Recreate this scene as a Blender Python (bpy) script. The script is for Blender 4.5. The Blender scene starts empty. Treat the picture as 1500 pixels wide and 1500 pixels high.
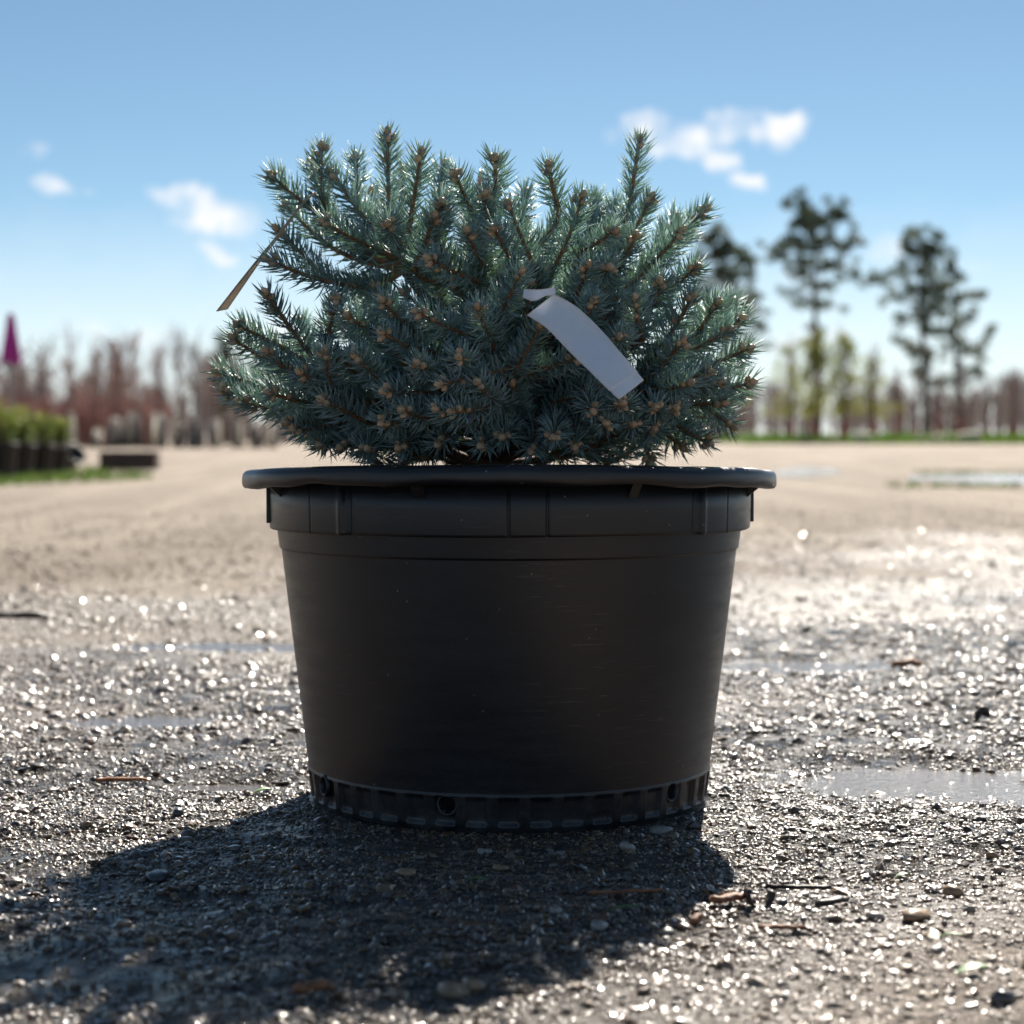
import bpy, math, random
import numpy as np
from mathutils import Vector, Matrix, Quaternion

sc = bpy.context.scene
rng = np.random.default_rng(11)
random.seed(11)

# ------------------------------------------------------------------ camera
F = 3053.0                 # focal length in photo pixels (1500 px frame)
CAMH = 0.418               # eye height above the yard
HORIZON = 636.0
PITCH = math.atan((750.0 - HORIZON) / F)
cam_d = bpy.data.cameras.new("camera")
cam = bpy.data.objects.new("camera", cam_d)
sc.collection.objects.link(cam)
cam.location = (0, 0, CAMH)
cam.rotation_euler = (math.pi / 2 - PITCH, 0, 0)
cam_d.sensor_width = 36.0
cam_d.lens = 36.0 * F / 1500.0
cam_d.clip_start = 0.02
cam_d.clip_end = 8000
cam_d.dof.use_dof = True
cam_d.dof.focus_distance = 2.17
cam_d.dof.aperture_fstop = 5.9
sc.camera = cam

# ------------------------------------------------------------------ sky
SUN_EL = math.radians(39.3)
SUN_AZ = math.radians(12.0)      # to the right of straight ahead (+Y)
w = bpy.data.worlds.new("World")
sc.world = w
w.use_nodes = True
nt = w.node_tree
nt.nodes.clear()
def wn(t, **k):
    n = nt.nodes.new(t)
    for a, b in k.items():
        setattr(n, a, b)
    return n
def wm(op, a, b=None, c=None):
    n = nt.nodes.new('ShaderNodeMath'); n.operation = op
    for i, v in enumerate((a, b, c)):
        if v is None: continue
        if isinstance(v, (int, float)): n.inputs[i].default_value = v
        else: nt.links.new(v, n.inputs[i])
    return n.outputs[0]
out = wn('ShaderNodeOutputWorld')
bg = wn('ShaderNodeBackground')
bg.inputs['Strength'].default_value = 0.05
sky = wn('ShaderNodeTexSky', sky_type='NISHITA')
sky.sun_disc = False
sky.sun_elevation = SUN_EL
sky.sun_rotation = SUN_AZ
sky.altitude = 300
sky.air_density = 0.60
sky.dust_density = 0.08
sky.ozone_density = 2.5
tc = wn('ShaderNodeTexCoord')
sep = wn('ShaderNodeSeparateXYZ')
nt.links.new(tc.outputs['Generated'], sep.inputs[0])
X, Y, Z = sep.outputs
az = wm('ARCTAN2', X, Y)
el = wm('ARCSINE', Z)
# fluffy edges: warp the angles with noise
nz = wn('ShaderNodeTexNoise'); nz.inputs['Scale'].default_value = 48; nz.inputs['Detail'].default_value = 7
nt.links.new(tc.outputs['Generated'], nz.inputs['Vector'])
sepn = wn('ShaderNodeSeparateColor'); nt.links.new(nz.outputs['Color'], sepn.inputs[0])
azw = wm('ADD', az, wm('MULTIPLY', wm('SUBTRACT', sepn.outputs[0], 0.5), 0.034))
elw = wm('ADD', el, wm('MULTIPLY', wm('SUBTRACT', sepn.outputs[1], 0.5), 0.024))
blobs = [(945, 196, 44, 24, 1), (1000, 220, 56, 27, 1), (1050, 242, 36, 22, 1), (1094, 272, 28, 18, .95),
         (1055, 196, 36, 27, .85), (1125, 196, 52, 25, 1), (322, 322, 72, 34, 1), (272, 300, 40, 20, .8),
         (335, 375, 30, 18, .6), (103, 288, 36, 15, .8), (70, 243, 20, 14, .25), (1290, 368, 42, 26, .7),
         (1405, 388, 40, 20, .4), (885, 212, 18, 14, .3), (1150, 400, 60, 30, .5), (180, 500, 190, 38, .6),
         (420, 505, 150, 40, .6), (1180, 500, 170, 50, .55)]
acc = None
for (px, py, rx, ry, amp) in blobs:
    ca = (px - 750) / F; ce = (HORIZON - py) / F
    dx = wm('DIVIDE', wm('SUBTRACT', azw, ca), rx * 1.12 / F)
    dy = wm('DIVIDE', wm('SUBTRACT', elw, ce), ry * 1.08 / F)
    r2 = wm('ADD', wm('MULTIPLY', dx, dx), wm('MULTIPLY', dy, dy))
    m = wm('MULTIPLY', wm('MAXIMUM', wm('SUBTRACT', 1.0, r2), 0.0), amp)
    acc = m if acc is None else wm('MAXIMUM', acc, m)
# the same small fair-weather clouds scattered over the rest of the sky
mp = wn('ShaderNodeMapping'); mp.inputs['Scale'].default_value = (9, 9, 26)
nt.links.new(tc.outputs['Generated'], mp.inputs[0])
nz2 = wn('ShaderNodeTexNoise'); nz2.inputs['Scale'].default_value = 1.0; nz2.inputs['Detail'].default_value = 6
nt.links.new(mp.outputs[0], nz2.inputs['Vector'])
far = wm('MAXIMUM', wm('MULTIPLY', wm('SUBTRACT', nz2.outputs[0], 0.62), 8.0), 0.0)
off_view = wm('MINIMUM', wm('MULTIPLY', wm('MAXIMUM', wm('SUBTRACT', wm('MAXIMUM', wm('ABSOLUTE', az), el), 0.27), 0.0), 12.0), 1.0)
acc = wm('MAXIMUM', acc, wm('MULTIPLY', far, off_view))
bank = wm('MULTIPLY', wm('MAXIMUM', wm('SUBTRACT', 1.0, wm('DIVIDE', elw, 0.11)), 0.0), 0.80)   # pale cloud bank all round the horizon
mask = wm('MINIMUM', wm('MAXIMUM', wm('MULTIPLY', wm('MULTIPLY', wm('POWER', acc, 1.2), 1.6), wm('MINIMUM', wm('MAXIMUM', wm('MULTIPLY', wm('SUBTRACT', sepn.outputs[2], 0.27), 3.0), 0.0), 1.0)), bank), 1.0)
mask = wm('MULTIPLY', mask, wm('MINIMUM', wm('MAXIMUM', wm('ADD', wm('MULTIPLY', el, 60), 1.0), 0.0), 1.0))
mix = wn('ShaderNodeMix', data_type='RGBA')
nt.links.new(mask, mix.inputs['Factor'])
tint = wn('ShaderNodeMix', data_type='RGBA', blend_type='MULTIPLY')      # one white balance for the whole sky
tint.inputs['Factor'].default_value = 1.0
tint.inputs['B'].default_value = (0.95, 1.01, 0.90, 1)
nt.links.new(sky.outputs[0], tint.inputs['A'])
nt.links.new(tint.outputs['Result'], mix.inputs['A'])
mix.inputs['B'].default_value = (9.4, 9.5, 9.7, 1)
nt.links.new(mix.outputs['Result'], bg.inputs['Color'])
nt.links.new(bg.outputs[0], out.inputs[0])

# ------------------------------------------------------------------ sun
sd = bpy.data.lights.new("sun", 'SUN')
sd.energy = 5.0
sd.angle = math.radians(0.53)
sd.color = (1.0, 0.925, 0.82)
sun = bpy.data.objects.new("sun", sd)
sc.collection.objects.link(sun)
to_sun = Vector((math.sin(SUN_AZ) * math.cos(SUN_EL), math.cos(SUN_AZ) * math.cos(SUN_EL), math.sin(SUN_EL)))
sun.rotation_euler = to_sun.to_track_quat('Z', 'Y').to_euler()
sun.location = (2, 8, 8)

sc.view_settings.view_transform = 'Standard'
sc.view_settings.look = 'None'
sc.view_settings.exposure = 1.12
sc.view_settings.gamma = 1.0
sc.cycles.use_denoising = True
sc.cycles.max_bounces = 7
sc.cycles.caustics_reflective = False
sc.cycles.caustics_refractive = False
sc.cycles.sample_clamp_indirect = 6
sc.cycles.sample_clamp_direct = 40

# ------------------------------------------------------------------ helpers
cp, sp = math.cos(PITCH), math.sin(PITCH)
def P(px, py, Yd):
    """world point seen at photo pixel (px, py) at distance Yd along +Y"""
    a = (px - 750.0) / F; b = (750.0 - py) / F
    dy = cp + b * sp; dz = -sp + b * cp
    t = Yd / dy
    return np.array((a * t, Yd, CAMH + dz * t))
def G(px, py, z=0.0):
    """point of the ground seen at a pixel"""
    a = (px - 750.0) / F; b = (750.0 - py) / F
    dy = cp + b * sp; dz = -sp + b * cp
    t = (z - CAMH) / dz
    return np.array((a * t, dy * t, z))
def pix(p):
    v = np.asarray(p, float) - np.array((0, 0, CAMH))
    zc = v[..., 1] * cp - v[..., 2] * sp
    yc = v[..., 1] * sp + v[..., 2] * cp
    return 750 + F * v[..., 0] / zc, 750 - F * yc / zc

class MB:
    def __init__(s): s.v = []; s.f = []; s.n = 0; s.a = []
    def add(s, v, f, a=None):
        v = np.asarray(v, float).reshape(-1, 3)
        s.v.append(v); s.f.extend([tuple(int(i) + s.n for i in q) for q in f]); s.n += len(v)
        s.a.append(np.zeros(len(v)) if a is None else np.broadcast_to(np.asarray(a, float), (len(v),)))
        return s
    def addn(s, v, f, a=None):       # f: (m,k) numpy faces
        v = np.asarray(v, float).reshape(-1, 3)
        s.v.append(v); s.f.extend((np.asarray(f) + s.n).tolist()); s.n += len(v)
        s.a.append(np.zeros(len(v)) if a is None else np.asarray(a, float))
        return s
    def mesh(s, name, off=(0, 0, 0), smooth=True):
        me = bpy.data.meshes.new(name)
        V = np.concatenate(s.v) - np.asarray(off) if s.v else np.zeros((0, 3))
        me.from_pydata(V.tolist(), [], s.f)
        if smooth: me.polygons.foreach_set('use_smooth', np.ones(len(me.polygons), bool))
        at = me.attributes.new('tint', 'FLOAT', 'POINT')
        at.data.foreach_set('value', np.concatenate(s.a).astype(np.float32))
        me.update()
        return me
def link(name, me, mat, parent=None, **props):
    o = bpy.data.objects.new(name, me)
    sc.collection.objects.link(o)
    if mat is not None and me is not None and len(me.materials) == 0: me.materials.append(mat)
    if parent is not None: o.parent = parent
    for k, v in props.items(): o[k] = v
    return o
def thing(name, loc, label, category, group=None):
    o = bpy.data.objects.new(name, None)
    o.empty_display_size = 0.05
    sc.collection.objects.link(o); o.location = loc
    o['label'] = label; o['category'] = category
    if group: o['group'] = group
    return o
def part(name, mb, mat, root, parent=None, smooth=True, **props):
    return link(name, mb.mesh(name, tuple(root.location), smooth), mat, parent or root, **props)

def frame(d):
    d = d / np.linalg.norm(d)
    u = np.cross(d, (0, 0, 1.0))
    if np.linalg.norm(u) < 1e-3: u = np.cross(d, (0, 1.0, 0))
    u /= np.linalg.norm(u)
    return d, u, np.cross(u, d)
def tube(mb, pts, rad, n=6, a=0, cap=True):
    pts = np.asarray(pts, float); m = len(pts)
    rad = np.broadcast_to(np.asarray(rad, float), (m,))
    V = []; _, u, _ = frame(pts[-1] - pts[0])
    for i in range(m):
        d = pts[min(i + 1, m - 1)] - pts[max(i - 1, 0)]
        d = d / (np.linalg.norm(d) + 1e-12)
        u = u - d * (u @ d); u /= np.linalg.norm(u) + 1e-12
        b = np.cross(d, u)
        for k in range(n):
            t = 2 * math.pi * k / n
            V.append(pts[i] + rad[i] * (math.cos(t) * u + math.sin(t) * b))
    Fc = [(i * n + k, i * n + (k + 1) % n, (i + 1) * n + (k + 1) % n, (i + 1) * n + k) for i in range(m - 1) for k in range(n)]
    if cap:
        Fc.append(tuple(range(n))[::-1]); Fc.append(tuple((m - 1) * n + k for k in range(n)))
    mb.add(V, Fc, a)
def bez(a, b, c, n):
    t = np.linspace(0, 1, n)[:, None]
    return (1 - t) ** 2 * a + 2 * t * (1 - t) * b + t * t * c
def box(mb, c, s, bev=0.0):
    x, y, z = np.asarray(s) / 2.0
    V = []
    for sx in (-1, 1):
        for sy in (-1, 1):
            for sz in (-1, 1): V.append((c[0] + sx * x, c[1] + sy * y, c[2] + sz * z))
    mb.add(V, [(0, 1, 3, 2), (4, 6, 7, 5), (0, 4, 5, 1), (2, 3, 7, 6), (0, 2, 6, 4), (1, 5, 7, 3)])

def vnoise(x, y, seed=0):
    """smooth 2-D value noise, range about -1..1"""
    r = np.random.default_rng(seed).uniform(-1, 1, (256, 256))
    xi = np.floor(x).astype(int); yi = np.floor(y).astype(int)
    fx = x - xi; fy = y - yi
    fx = fx * fx * (3 - 2 * fx); fy = fy * fy * (3 - 2 * fy)
    g = lambda i, j: r[(xi + i) % 256, (yi + j) % 256]
    return (g(0, 0) * (1 - fx) + g(1, 0) * fx) * (1 - fy) + (g(0, 1) * (1 - fx) + g(1, 1) * fx) * fy

# ------------------------------------------------------------------ materials
def newmat(name):
    m = bpy.data.materials.new(name); m.use_nodes = True
    t = m.node_tree; b = t.nodes['Principled BSDF']
    return m, t, b
def nd(t, ty, **k):
    n = t.nodes.new(ty)
    for a, v in k.items():
        if a in n.inputs.keys() if hasattr(n.inputs, 'keys') else False: n.inputs[a].default_value = v
        else: setattr(n, a, v)
    return n
def noise(t, scale, detail=4, rough=.5, vec=None):
    n = t.nodes.new('ShaderNodeTexNoise')
    n.inputs['Scale'].default_value = scale; n.inputs['Detail'].default_value = detail; n.inputs['Roughness'].default_value = rough
    if vec is not None: t.links.new(vec, n.inputs['Vector'])
    return n.outputs['Fac']
def ramp(t, fac, stops, interp='LINEAR'):
    n = t.nodes.new('ShaderNodeValToRGB'); cr = n.color_ramp; cr.interpolation = interp
    while len(cr.elements) < len(stops): cr.elements.new(.5)
    for e, (p, c) in zip(cr.elements, stops):
        e.position = p; e.color = tuple(c) + (1,) if len(c) == 3 else c
    t.links.new(fac, n.inputs[0]); return n.outputs[0]
def gray(v): return (v, v, v)
def mixc(t, f, a, b):
    n = t.nodes.new('ShaderNodeMix'); n.data_type = 'RGBA'
    for s, v in (('Factor', f), ('A', a), ('B', b)):
        if isinstance(v, (int, float)): n.inputs[s].default_value = v
        elif isinstance(v, tuple): n.inputs[s].default_value = v + (1,) if len(v) == 3 else v
        else: t.links.new(v, n.inputs[s])
    return n.outputs['Result']
def mth(t, op, a, b=None, clamp=False):
    n = t.nodes.new('ShaderNodeMath'); n.operation = op; n.use_clamp = clamp
    for i, v in enumerate((a, b)):
        if v is None: continue
        if isinstance(v, (int, float)): n.inputs[i].default_value = v
        else: t.links.new(v, n.inputs[i])
    return n.outputs[0]
def bump(t, h, strength, dist, b):
    n = t.nodes.new('ShaderNodeBump'); n.inputs['Strength'].default_value = strength; n.inputs['Distance'].default_value = dist
    t.links.new(h, n.inputs['Height']); t.links.new(n.outputs[0], b.inputs['Normal'])
def simple(name, col, rough=.7, var=.25, scale=30, spec=.4, bmp=0.0):
    m, t, b = newmat(name)
    tcn = t.nodes.new('ShaderNodeTexCoord')
    f = noise(t, scale, 5, .6, tcn.outputs['Object'])
    c1 = tuple(c * (1 - var) for c in col); c2 = tuple(min(1, c * (1 + var)) for c in col)
    t.links.new(ramp(t, f, [(.3, c1), (.7, c2)]), b.inputs['Base Color'])
    b.inputs['Roughness'].default_value = rough; b.inputs['Specular IOR Level'].default_value = spec
    if bmp: bump(t, f, .6, bmp, b)
    return m

def wet_shade_mask(t, pos):
    """1 where the yard is wet (near), 0 where it has dried, with ragged borders; lit and shadow contrast included"""
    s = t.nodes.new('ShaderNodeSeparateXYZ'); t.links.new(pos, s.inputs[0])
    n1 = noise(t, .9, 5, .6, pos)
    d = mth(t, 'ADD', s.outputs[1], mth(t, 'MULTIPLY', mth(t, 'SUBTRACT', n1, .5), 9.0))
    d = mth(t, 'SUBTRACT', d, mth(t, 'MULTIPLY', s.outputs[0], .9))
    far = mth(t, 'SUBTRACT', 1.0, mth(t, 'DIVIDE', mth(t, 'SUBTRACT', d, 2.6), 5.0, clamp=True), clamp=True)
    # drier front right, lit gravel coloured paler than the pot's shadow: falls from 1 to about .35 towards the camera
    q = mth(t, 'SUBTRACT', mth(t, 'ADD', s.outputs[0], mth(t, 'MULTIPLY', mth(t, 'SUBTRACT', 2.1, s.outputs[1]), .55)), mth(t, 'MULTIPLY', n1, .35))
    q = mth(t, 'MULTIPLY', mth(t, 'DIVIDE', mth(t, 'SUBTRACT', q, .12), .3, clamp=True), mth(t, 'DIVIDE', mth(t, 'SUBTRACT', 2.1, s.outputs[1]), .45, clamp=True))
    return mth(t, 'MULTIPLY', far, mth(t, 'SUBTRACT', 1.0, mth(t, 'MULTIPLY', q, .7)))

def mat_ground():
    m, t, b = newmat('yard_dirt')
    g = t.nodes.new('ShaderNodeNewGeometry'); pos = g.outputs['Position']
    wet = wet_shade_mask(t, pos)
    big = noise(t, .35, 6, .6, pos); mid = noise(t, 5, 6, .65, pos); fine = noise(t, 160, 5, .7, pos)
    mp = t.nodes.new('ShaderNodeMapping'); mp.inputs['Rotation'].default_value = (0, 0, .12); mp.inputs['Scale'].default_value = (2.6, .16, 1)
    t.links.new(pos, mp.inputs[0])
    trk = noise(t, .8, 4, .55, mp.outputs[0])
    dry = ramp(t, big, [(.3, (.225, .175, .132)), (.5, (.285, .228, .176)), (.72, (.34, .28, .222))])
    dry = mixc(t, mth(t, 'MULTIPLY', ramp(t, trk, [(.46, gray(0)), (.60, gray(1))]), .75), dry, (.44, .365, .285))
    dry = mixc(t, mth(t, 'MULTIPLY', ramp(t, mid, [(.46, gray(0)), (.66, gray(1))]), .6), dry, (.155, .118, .088))
    dry = mixc(t, mth(t, 'MULTIPLY', ramp(t, fine, [(.35, gray(1)), (.5, gray(0))]), .4), dry, (.14, .115, .095))
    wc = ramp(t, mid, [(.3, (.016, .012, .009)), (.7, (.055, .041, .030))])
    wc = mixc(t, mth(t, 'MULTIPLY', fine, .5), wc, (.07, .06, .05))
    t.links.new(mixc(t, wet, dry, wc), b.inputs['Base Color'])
    rmix = t.nodes.new('ShaderNodeMath'); rmix.operation = 'ADD'; rmix.inputs[1].default_value = 0.0
    t.links.new(ramp(t, mth(t, 'ADD', mth(t, 'MULTIPLY', wet, .8), mth(t, 'MULTIPLY', mth(t, 'SUBTRACT', mid, .5), .25)), [(.0, gray(.92)), (.25, gray(.75)), (.75, gray(.33))]), rmix.inputs[0])
    t.links.new(mth(t, 'MULTIPLY', rmix.outputs[0], mixc(t, ramp(t, wet, [(.55, gray(0)), (.9, gray(1))]), (1., 1., 1.), ramp(t, noise(t, 14, 5, .6, pos), [(.42, gray(.38)), (.58, gray(1))]))), b.inputs['Roughness'])
    b.inputs['Specular IOR Level'].default_value = .5
    v = t.nodes.new('ShaderNodeTexVoronoi'); v.inputs['Scale'].default_value = 95; t.links.new(pos, v.inputs['Vector'])
    hgt = mth(t, 'ADD', mth(t, 'MULTIPLY', v.outputs['Distance'], -.6), mth(t, 'ADD', fine, mth(t, 'MULTIPLY', noise(t, 45, 4, .6, pos), 1.4)))
    bump(t, hgt, 1.0, .010, b)
    return m
def mat_stone():
    m, t, b = newmat('gravel_stone')
    oi = t.nodes.new('ShaderNodeObjectInfo'); g = t.nodes.new('ShaderNodeNewGeometry')
    wet = wet_shade_mask(t, g.outputs['Position'])
    c = ramp(t, oi.outputs['Random'], [(0, (.07, .058, .05)), (.08, (.30, .20, .125)), (.2, (.15, .115, .088)), (.3, (.38, .31, .235)),
                                        (.42, (.27, .14, .075)), (.52, (.21, .175, .145)), (.64, (.42, .31, .20)), (.76, (.11, .085, .068)), (.84, (.33, .215, .13)), (.93, (.46, .41, .35))], 'CONSTANT')
    hs = t.nodes.new('ShaderNodeHueSaturation'); hs.inputs['Saturation'].default_value = 1.55; t.links.new(c, hs.inputs['Color']); c = hs.outputs[0]
    f = noise(t, 260, 4, .6, g.outputs['Position'])
    c = mixc(t, mth(t, 'MULTIPLY', f, .7), c, (.14, .10, .072))
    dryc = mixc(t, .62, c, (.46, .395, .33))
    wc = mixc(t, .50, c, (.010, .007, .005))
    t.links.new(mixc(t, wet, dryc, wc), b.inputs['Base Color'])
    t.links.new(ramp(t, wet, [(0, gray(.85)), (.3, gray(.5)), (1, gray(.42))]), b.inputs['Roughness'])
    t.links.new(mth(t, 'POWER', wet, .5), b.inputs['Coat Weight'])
    b.inputs['Coat Roughness'].default_value = .13
    b.inputs['Coat IOR'].default_value = 1.45
    bump(t, f, .6, .0016, b)
    return m
def mat_water(ripple=1):
    m, t, b = newmat('muddy_water')
    g = t.nodes.new('ShaderNodeNewGeometry')
    b.inputs['Base Color'].default_value = (.13, .113, .10, 1)
    b.inputs['Roughness'].default_value = .16
    b.inputs['IOR'].default_value = 1.33
    if ripple: bump(t, noise(t, 130, 4, .6, g.outputs['Position']), .35, .004, b)
    else: b.inputs['Roughness'].default_value = .2
    return m
def mat_plastic():
    m, t, b = newmat('black_plastic')
    tcn = t.nodes.new('ShaderNodeTexCoord'); ob = tcn.outputs['Object']
    base = (.0100, .0112, .0145)
    mp = t.nodes.new('ShaderNodeMapping'); mp.inputs['Scale'].default_value = (1, 1, 9); t.links.new(ob, mp.inputs[0])
    sm = noise(t, 9, 6, .7, mp.outputs[0])
    mp2 = t.nodes.new('ShaderNodeMapping'); mp2.inputs['Scale'].default_value = (1, 1, 22); mp2.inputs['Rotation'].default_value = (0, .22, 0); t.links.new(ob, mp2.inputs[0])
    scr = noise(t, 22, 3, .7, mp2.outputs[0])
    patch = noise(t, 5.5, 3, .5, ob)
    scratch = mth(t, 'MULTIPLY', ramp(t, scr, [(.60, gray(0)), (.70, gray(1))]), ramp(t, patch, [(.52, gray(0)), (.66, gray(1))]))
    # dried splash dust low on the wall
    s = t.nodes.new('ShaderNodeSeparateXYZ'); t.links.new(ob, s.inputs[0])
    low = mth(t, 'MULTIPLY', mth(t, 'SUBTRACT', 1.0, mth(t, 'DIVIDE', s.outputs[2], .055, clamp=True)), ramp(t, noise(t, 38, 5, .7, ob), [(.42, gray(0)), (.68, gray(1))]))
    vo = t.nodes.new('ShaderNodeTexVoronoi'); vo.inputs['Scale'].default_value = 75; t.links.new(ob, vo.inputs['Vector'])
    speck = mth(t, 'MULTIPLY', ramp(t, vo.outputs['Distance'], [(.05, gray(1)), (.09, gray(0))]), ramp(t, noise(t, 60, 2, .5, ob), [(.56, gray(0)), (.6, gray(1))]))
    c = mixc(t, mth(t, 'MULTIPLY', ramp(t, sm, [(.45, gray(0)), (.75, gray(1))]), .45), base, (.020, .0205, .0225))
    c = mixc(t, mth(t, 'MULTIPLY', scratch, .6), c, (.13, .11, .095))
    c = mixc(t, mth(t, 'MULTIPLY', low, .6), c, (.10, .10, .10))
    c = mixc(t, mth(t, 'MULTIPLY', speck, .6), c, (.30, .28, .25))
    t.links.new(c, b.inputs['Base Color'])
    t.links.new(ramp(t, sm, [(.3, gray(.28)), (.7, gray(.46))]), b.inputs['Roughness'])
    b.inputs['Specular IOR Level'].default_value = .55
    bump(t, noise(t, 900, 3, .6, ob), .25, .0006, b)
    return m
def mat_needle():
    m, t, b = newmat('spruce_needle')
    a = t.nodes.new('ShaderNodeAttribute'); a.attribute_name = 'tint'
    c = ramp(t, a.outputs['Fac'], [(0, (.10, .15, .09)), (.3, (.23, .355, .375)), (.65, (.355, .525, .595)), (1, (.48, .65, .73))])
    t.links.new(c, b.inputs['Base Color'])
    b.inputs['Roughness'].default_value = .46
    b.inputs['Specular IOR Level'].default_value = .6
    tr = t.nodes.new('ShaderNodeBsdfTranslucent')
    t.links.new(mixc(t, .6, c, (.52, .64, .20)), tr.inputs['Color'])
    mx = t.nodes.new('ShaderNodeMixShader'); mx.inputs[0].default_value = .42
    t.links.new(b.outputs[0], mx.inputs[1]); t.links.new(tr.outputs[0], mx.inputs[2])
    t.links.new(mx.outputs[0], t.nodes['Material Output'].inputs['Surface'])
    return m
def mat_leaf(name, c0, c1, trans=.3, rough=.5):
    m, t, b = newmat(name)
    a = t.nodes.new('ShaderNodeAttribute'); a.attribute_name = 'tint'
    c = ramp(t, a.outputs['Fac'], [(0, c0), (1, c1)])
    t.links.new(c, b.inputs['Base Color']); b.inputs['Roughness'].default_value = rough
    tr = t.nodes.new('ShaderNodeBsdfTranslucent'); t.links.new(c, tr.inputs['Color'])
    mx = t.nodes.new('ShaderNodeMixShader'); mx.inputs[0].default_value = trans
    t.links.new(b.outputs[0], mx.inputs[1]); t.links.new(tr.outputs[0], mx.inputs[2])
    t.links.new(mx.outputs[0], t.nodes['Material Output'].inputs['Surface'])
    return m
def mat_bud():
    m, t, b = newmat('bud_scale')
    oi = t.nodes.new('ShaderNodeObjectInfo'); a = t.nodes.new('ShaderNodeAttribute'); a.attribute_name = 'tint'
    c = ramp(t, oi.outputs['Random'], [(0, (.36, .205, .11)), (.5, (.49, .305, .175)), (1, (.60, .41, .25))])
    c = mixc(t, a.outputs['Fac'], c, (.72, .56, .38))
    t.links.new(c, b.inputs['Base Color']); b.inputs['Roughness'].default_value = .5
    b.inputs['Subsurface Weight'].default_value = .15; b.inputs['Subsurface Radius'].default_value = (.004, .002, .001)
    b.inputs['Subsurface Scale'].default_value = .5
    return m
def mat_tag(name, col, trans):
    m, t, b = newmat(name)
    tcn = t.nodes.new('ShaderNodeTexCoord')
    f = noise(t, 160, 4, .6, tcn.outputs['Object'])
    t.links.new(mixc(t, ramp(t, f, [(.4, gray(0)), (.75, gray(.12))]), col, tuple(c * .6 for c in col)), b.inputs['Base Color'])
    b.inputs['Roughness'].default_value = .38
    tr = t.nodes.new('ShaderNodeBsdfTranslucent'); tr.inputs['Color'].default_value = tuple(col) + (1,)
    mx = t.nodes.new('ShaderNodeMixShader'); mx.inputs[0].default_value = trans
    t.links.new(b.outputs[0], mx.inputs[1]); t.links.new(tr.outputs[0], mx.inputs[2])
    t.links.new(mx.outputs[0], t.nodes['Material Output'].inputs['Surface'])
    return m

M = dict(
    ground=mat_ground(), puddle=mat_water(0), stone=mat_stone(), water=mat_water(), plastic=mat_plastic(), needle=mat_needle(), bud=mat_bud(),
    twig=simple('spruce_twig', (.30, .155, .075), .75, .45, 240, .3, .002),
    bark=simple('old_bark', (.10, .065, .045), .85, .4, 160, .3, .004),
    soil=simple('potting_mix', (.035, .024, .018), .9, .5, 90, .3, .01),
    white_tag=mat_tag('white_plastic', (.90, .94, 1.0), .12),
    taupe_tag=mat_tag('taupe_plastic', (.62, .52, .43), .4),
    tan_tag=mat_tag('tan_plastic', (.70, .55, .40), .3),
    grass=mat_leaf('grass_blade', (.10, .12, .03), (.12, .24, .035), .35),
    pine=mat_leaf('pine_foliage', (.052, .074, .042), (.125, .155, .08), .35, .6),
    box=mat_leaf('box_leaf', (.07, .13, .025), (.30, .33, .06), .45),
    fresh=mat_leaf('fresh_leaf', (.19, .22, .04), (.36, .37, .08), .45),
    baretwig=mat_leaf('bare_twig', (.24, .19, .17), (.36, .18, .15), .0, .8),  # lightened, distance haze put into the twig colour
    woods=mat_leaf('far_twigs', (.24, .20, .185), (.36, .29, .265), .0, .85),  # paler tone stands in for haze over the far trees
    trunk=simple('grey_bark', (.16, .125, .105), .85, .35, 6, .2),
    pinebark=simple('pine_bark', (.10, .075, .06), .9, .35, 3, .2),
    bag=mat_tag('white_bag', (.82, .80, .77), .5),
    farpot=simple('far_black_pot', (.018, .018, .020), .5, .3, 8, .4),
    beam=simple('dark_timber', (.075, .052, .042), .8, .3, 9, .3),
    wrap=simple('red_wrap', (.36, .10, .095), .7, .25, 8, .3),
    pink=simple('magenta_cloth', (.40, .035, .26), .7, .25, 5, .3),
    metal=simple('grey_pole', (.30, .30, .31), .5, .1, 5, .5),
    rock=simple('pale_rock', (.52, .46, .38), .85, .25, 5, .3),
    chip=simple('wood_chip', (.26, .115, .055), .6, .5, 120, .4, .003),
    darkchip=simple('dark_bark_chip', (.04, .03, .024), .5, .5, 120, .5, .003),
    leaf=simple('fallen_leaf', (.13, .24, .09), .45, .25, 60, .4),
    dryleaf=simple('dry_leaf', (.34, .15, .06), .6, .4, 60, .3),
    palestone=simple('pale_pebble', (.33, .30, .26), .35, .25, 120, .5, .001),
    darkstone=simple('dark_pebble', (.055, .058, .065), .3, .3, 120, .5, .001),
    tanstone=simple('tan_pebble', (.30, .205, .12), .35, .3, 120, .5, .001),
)

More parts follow.
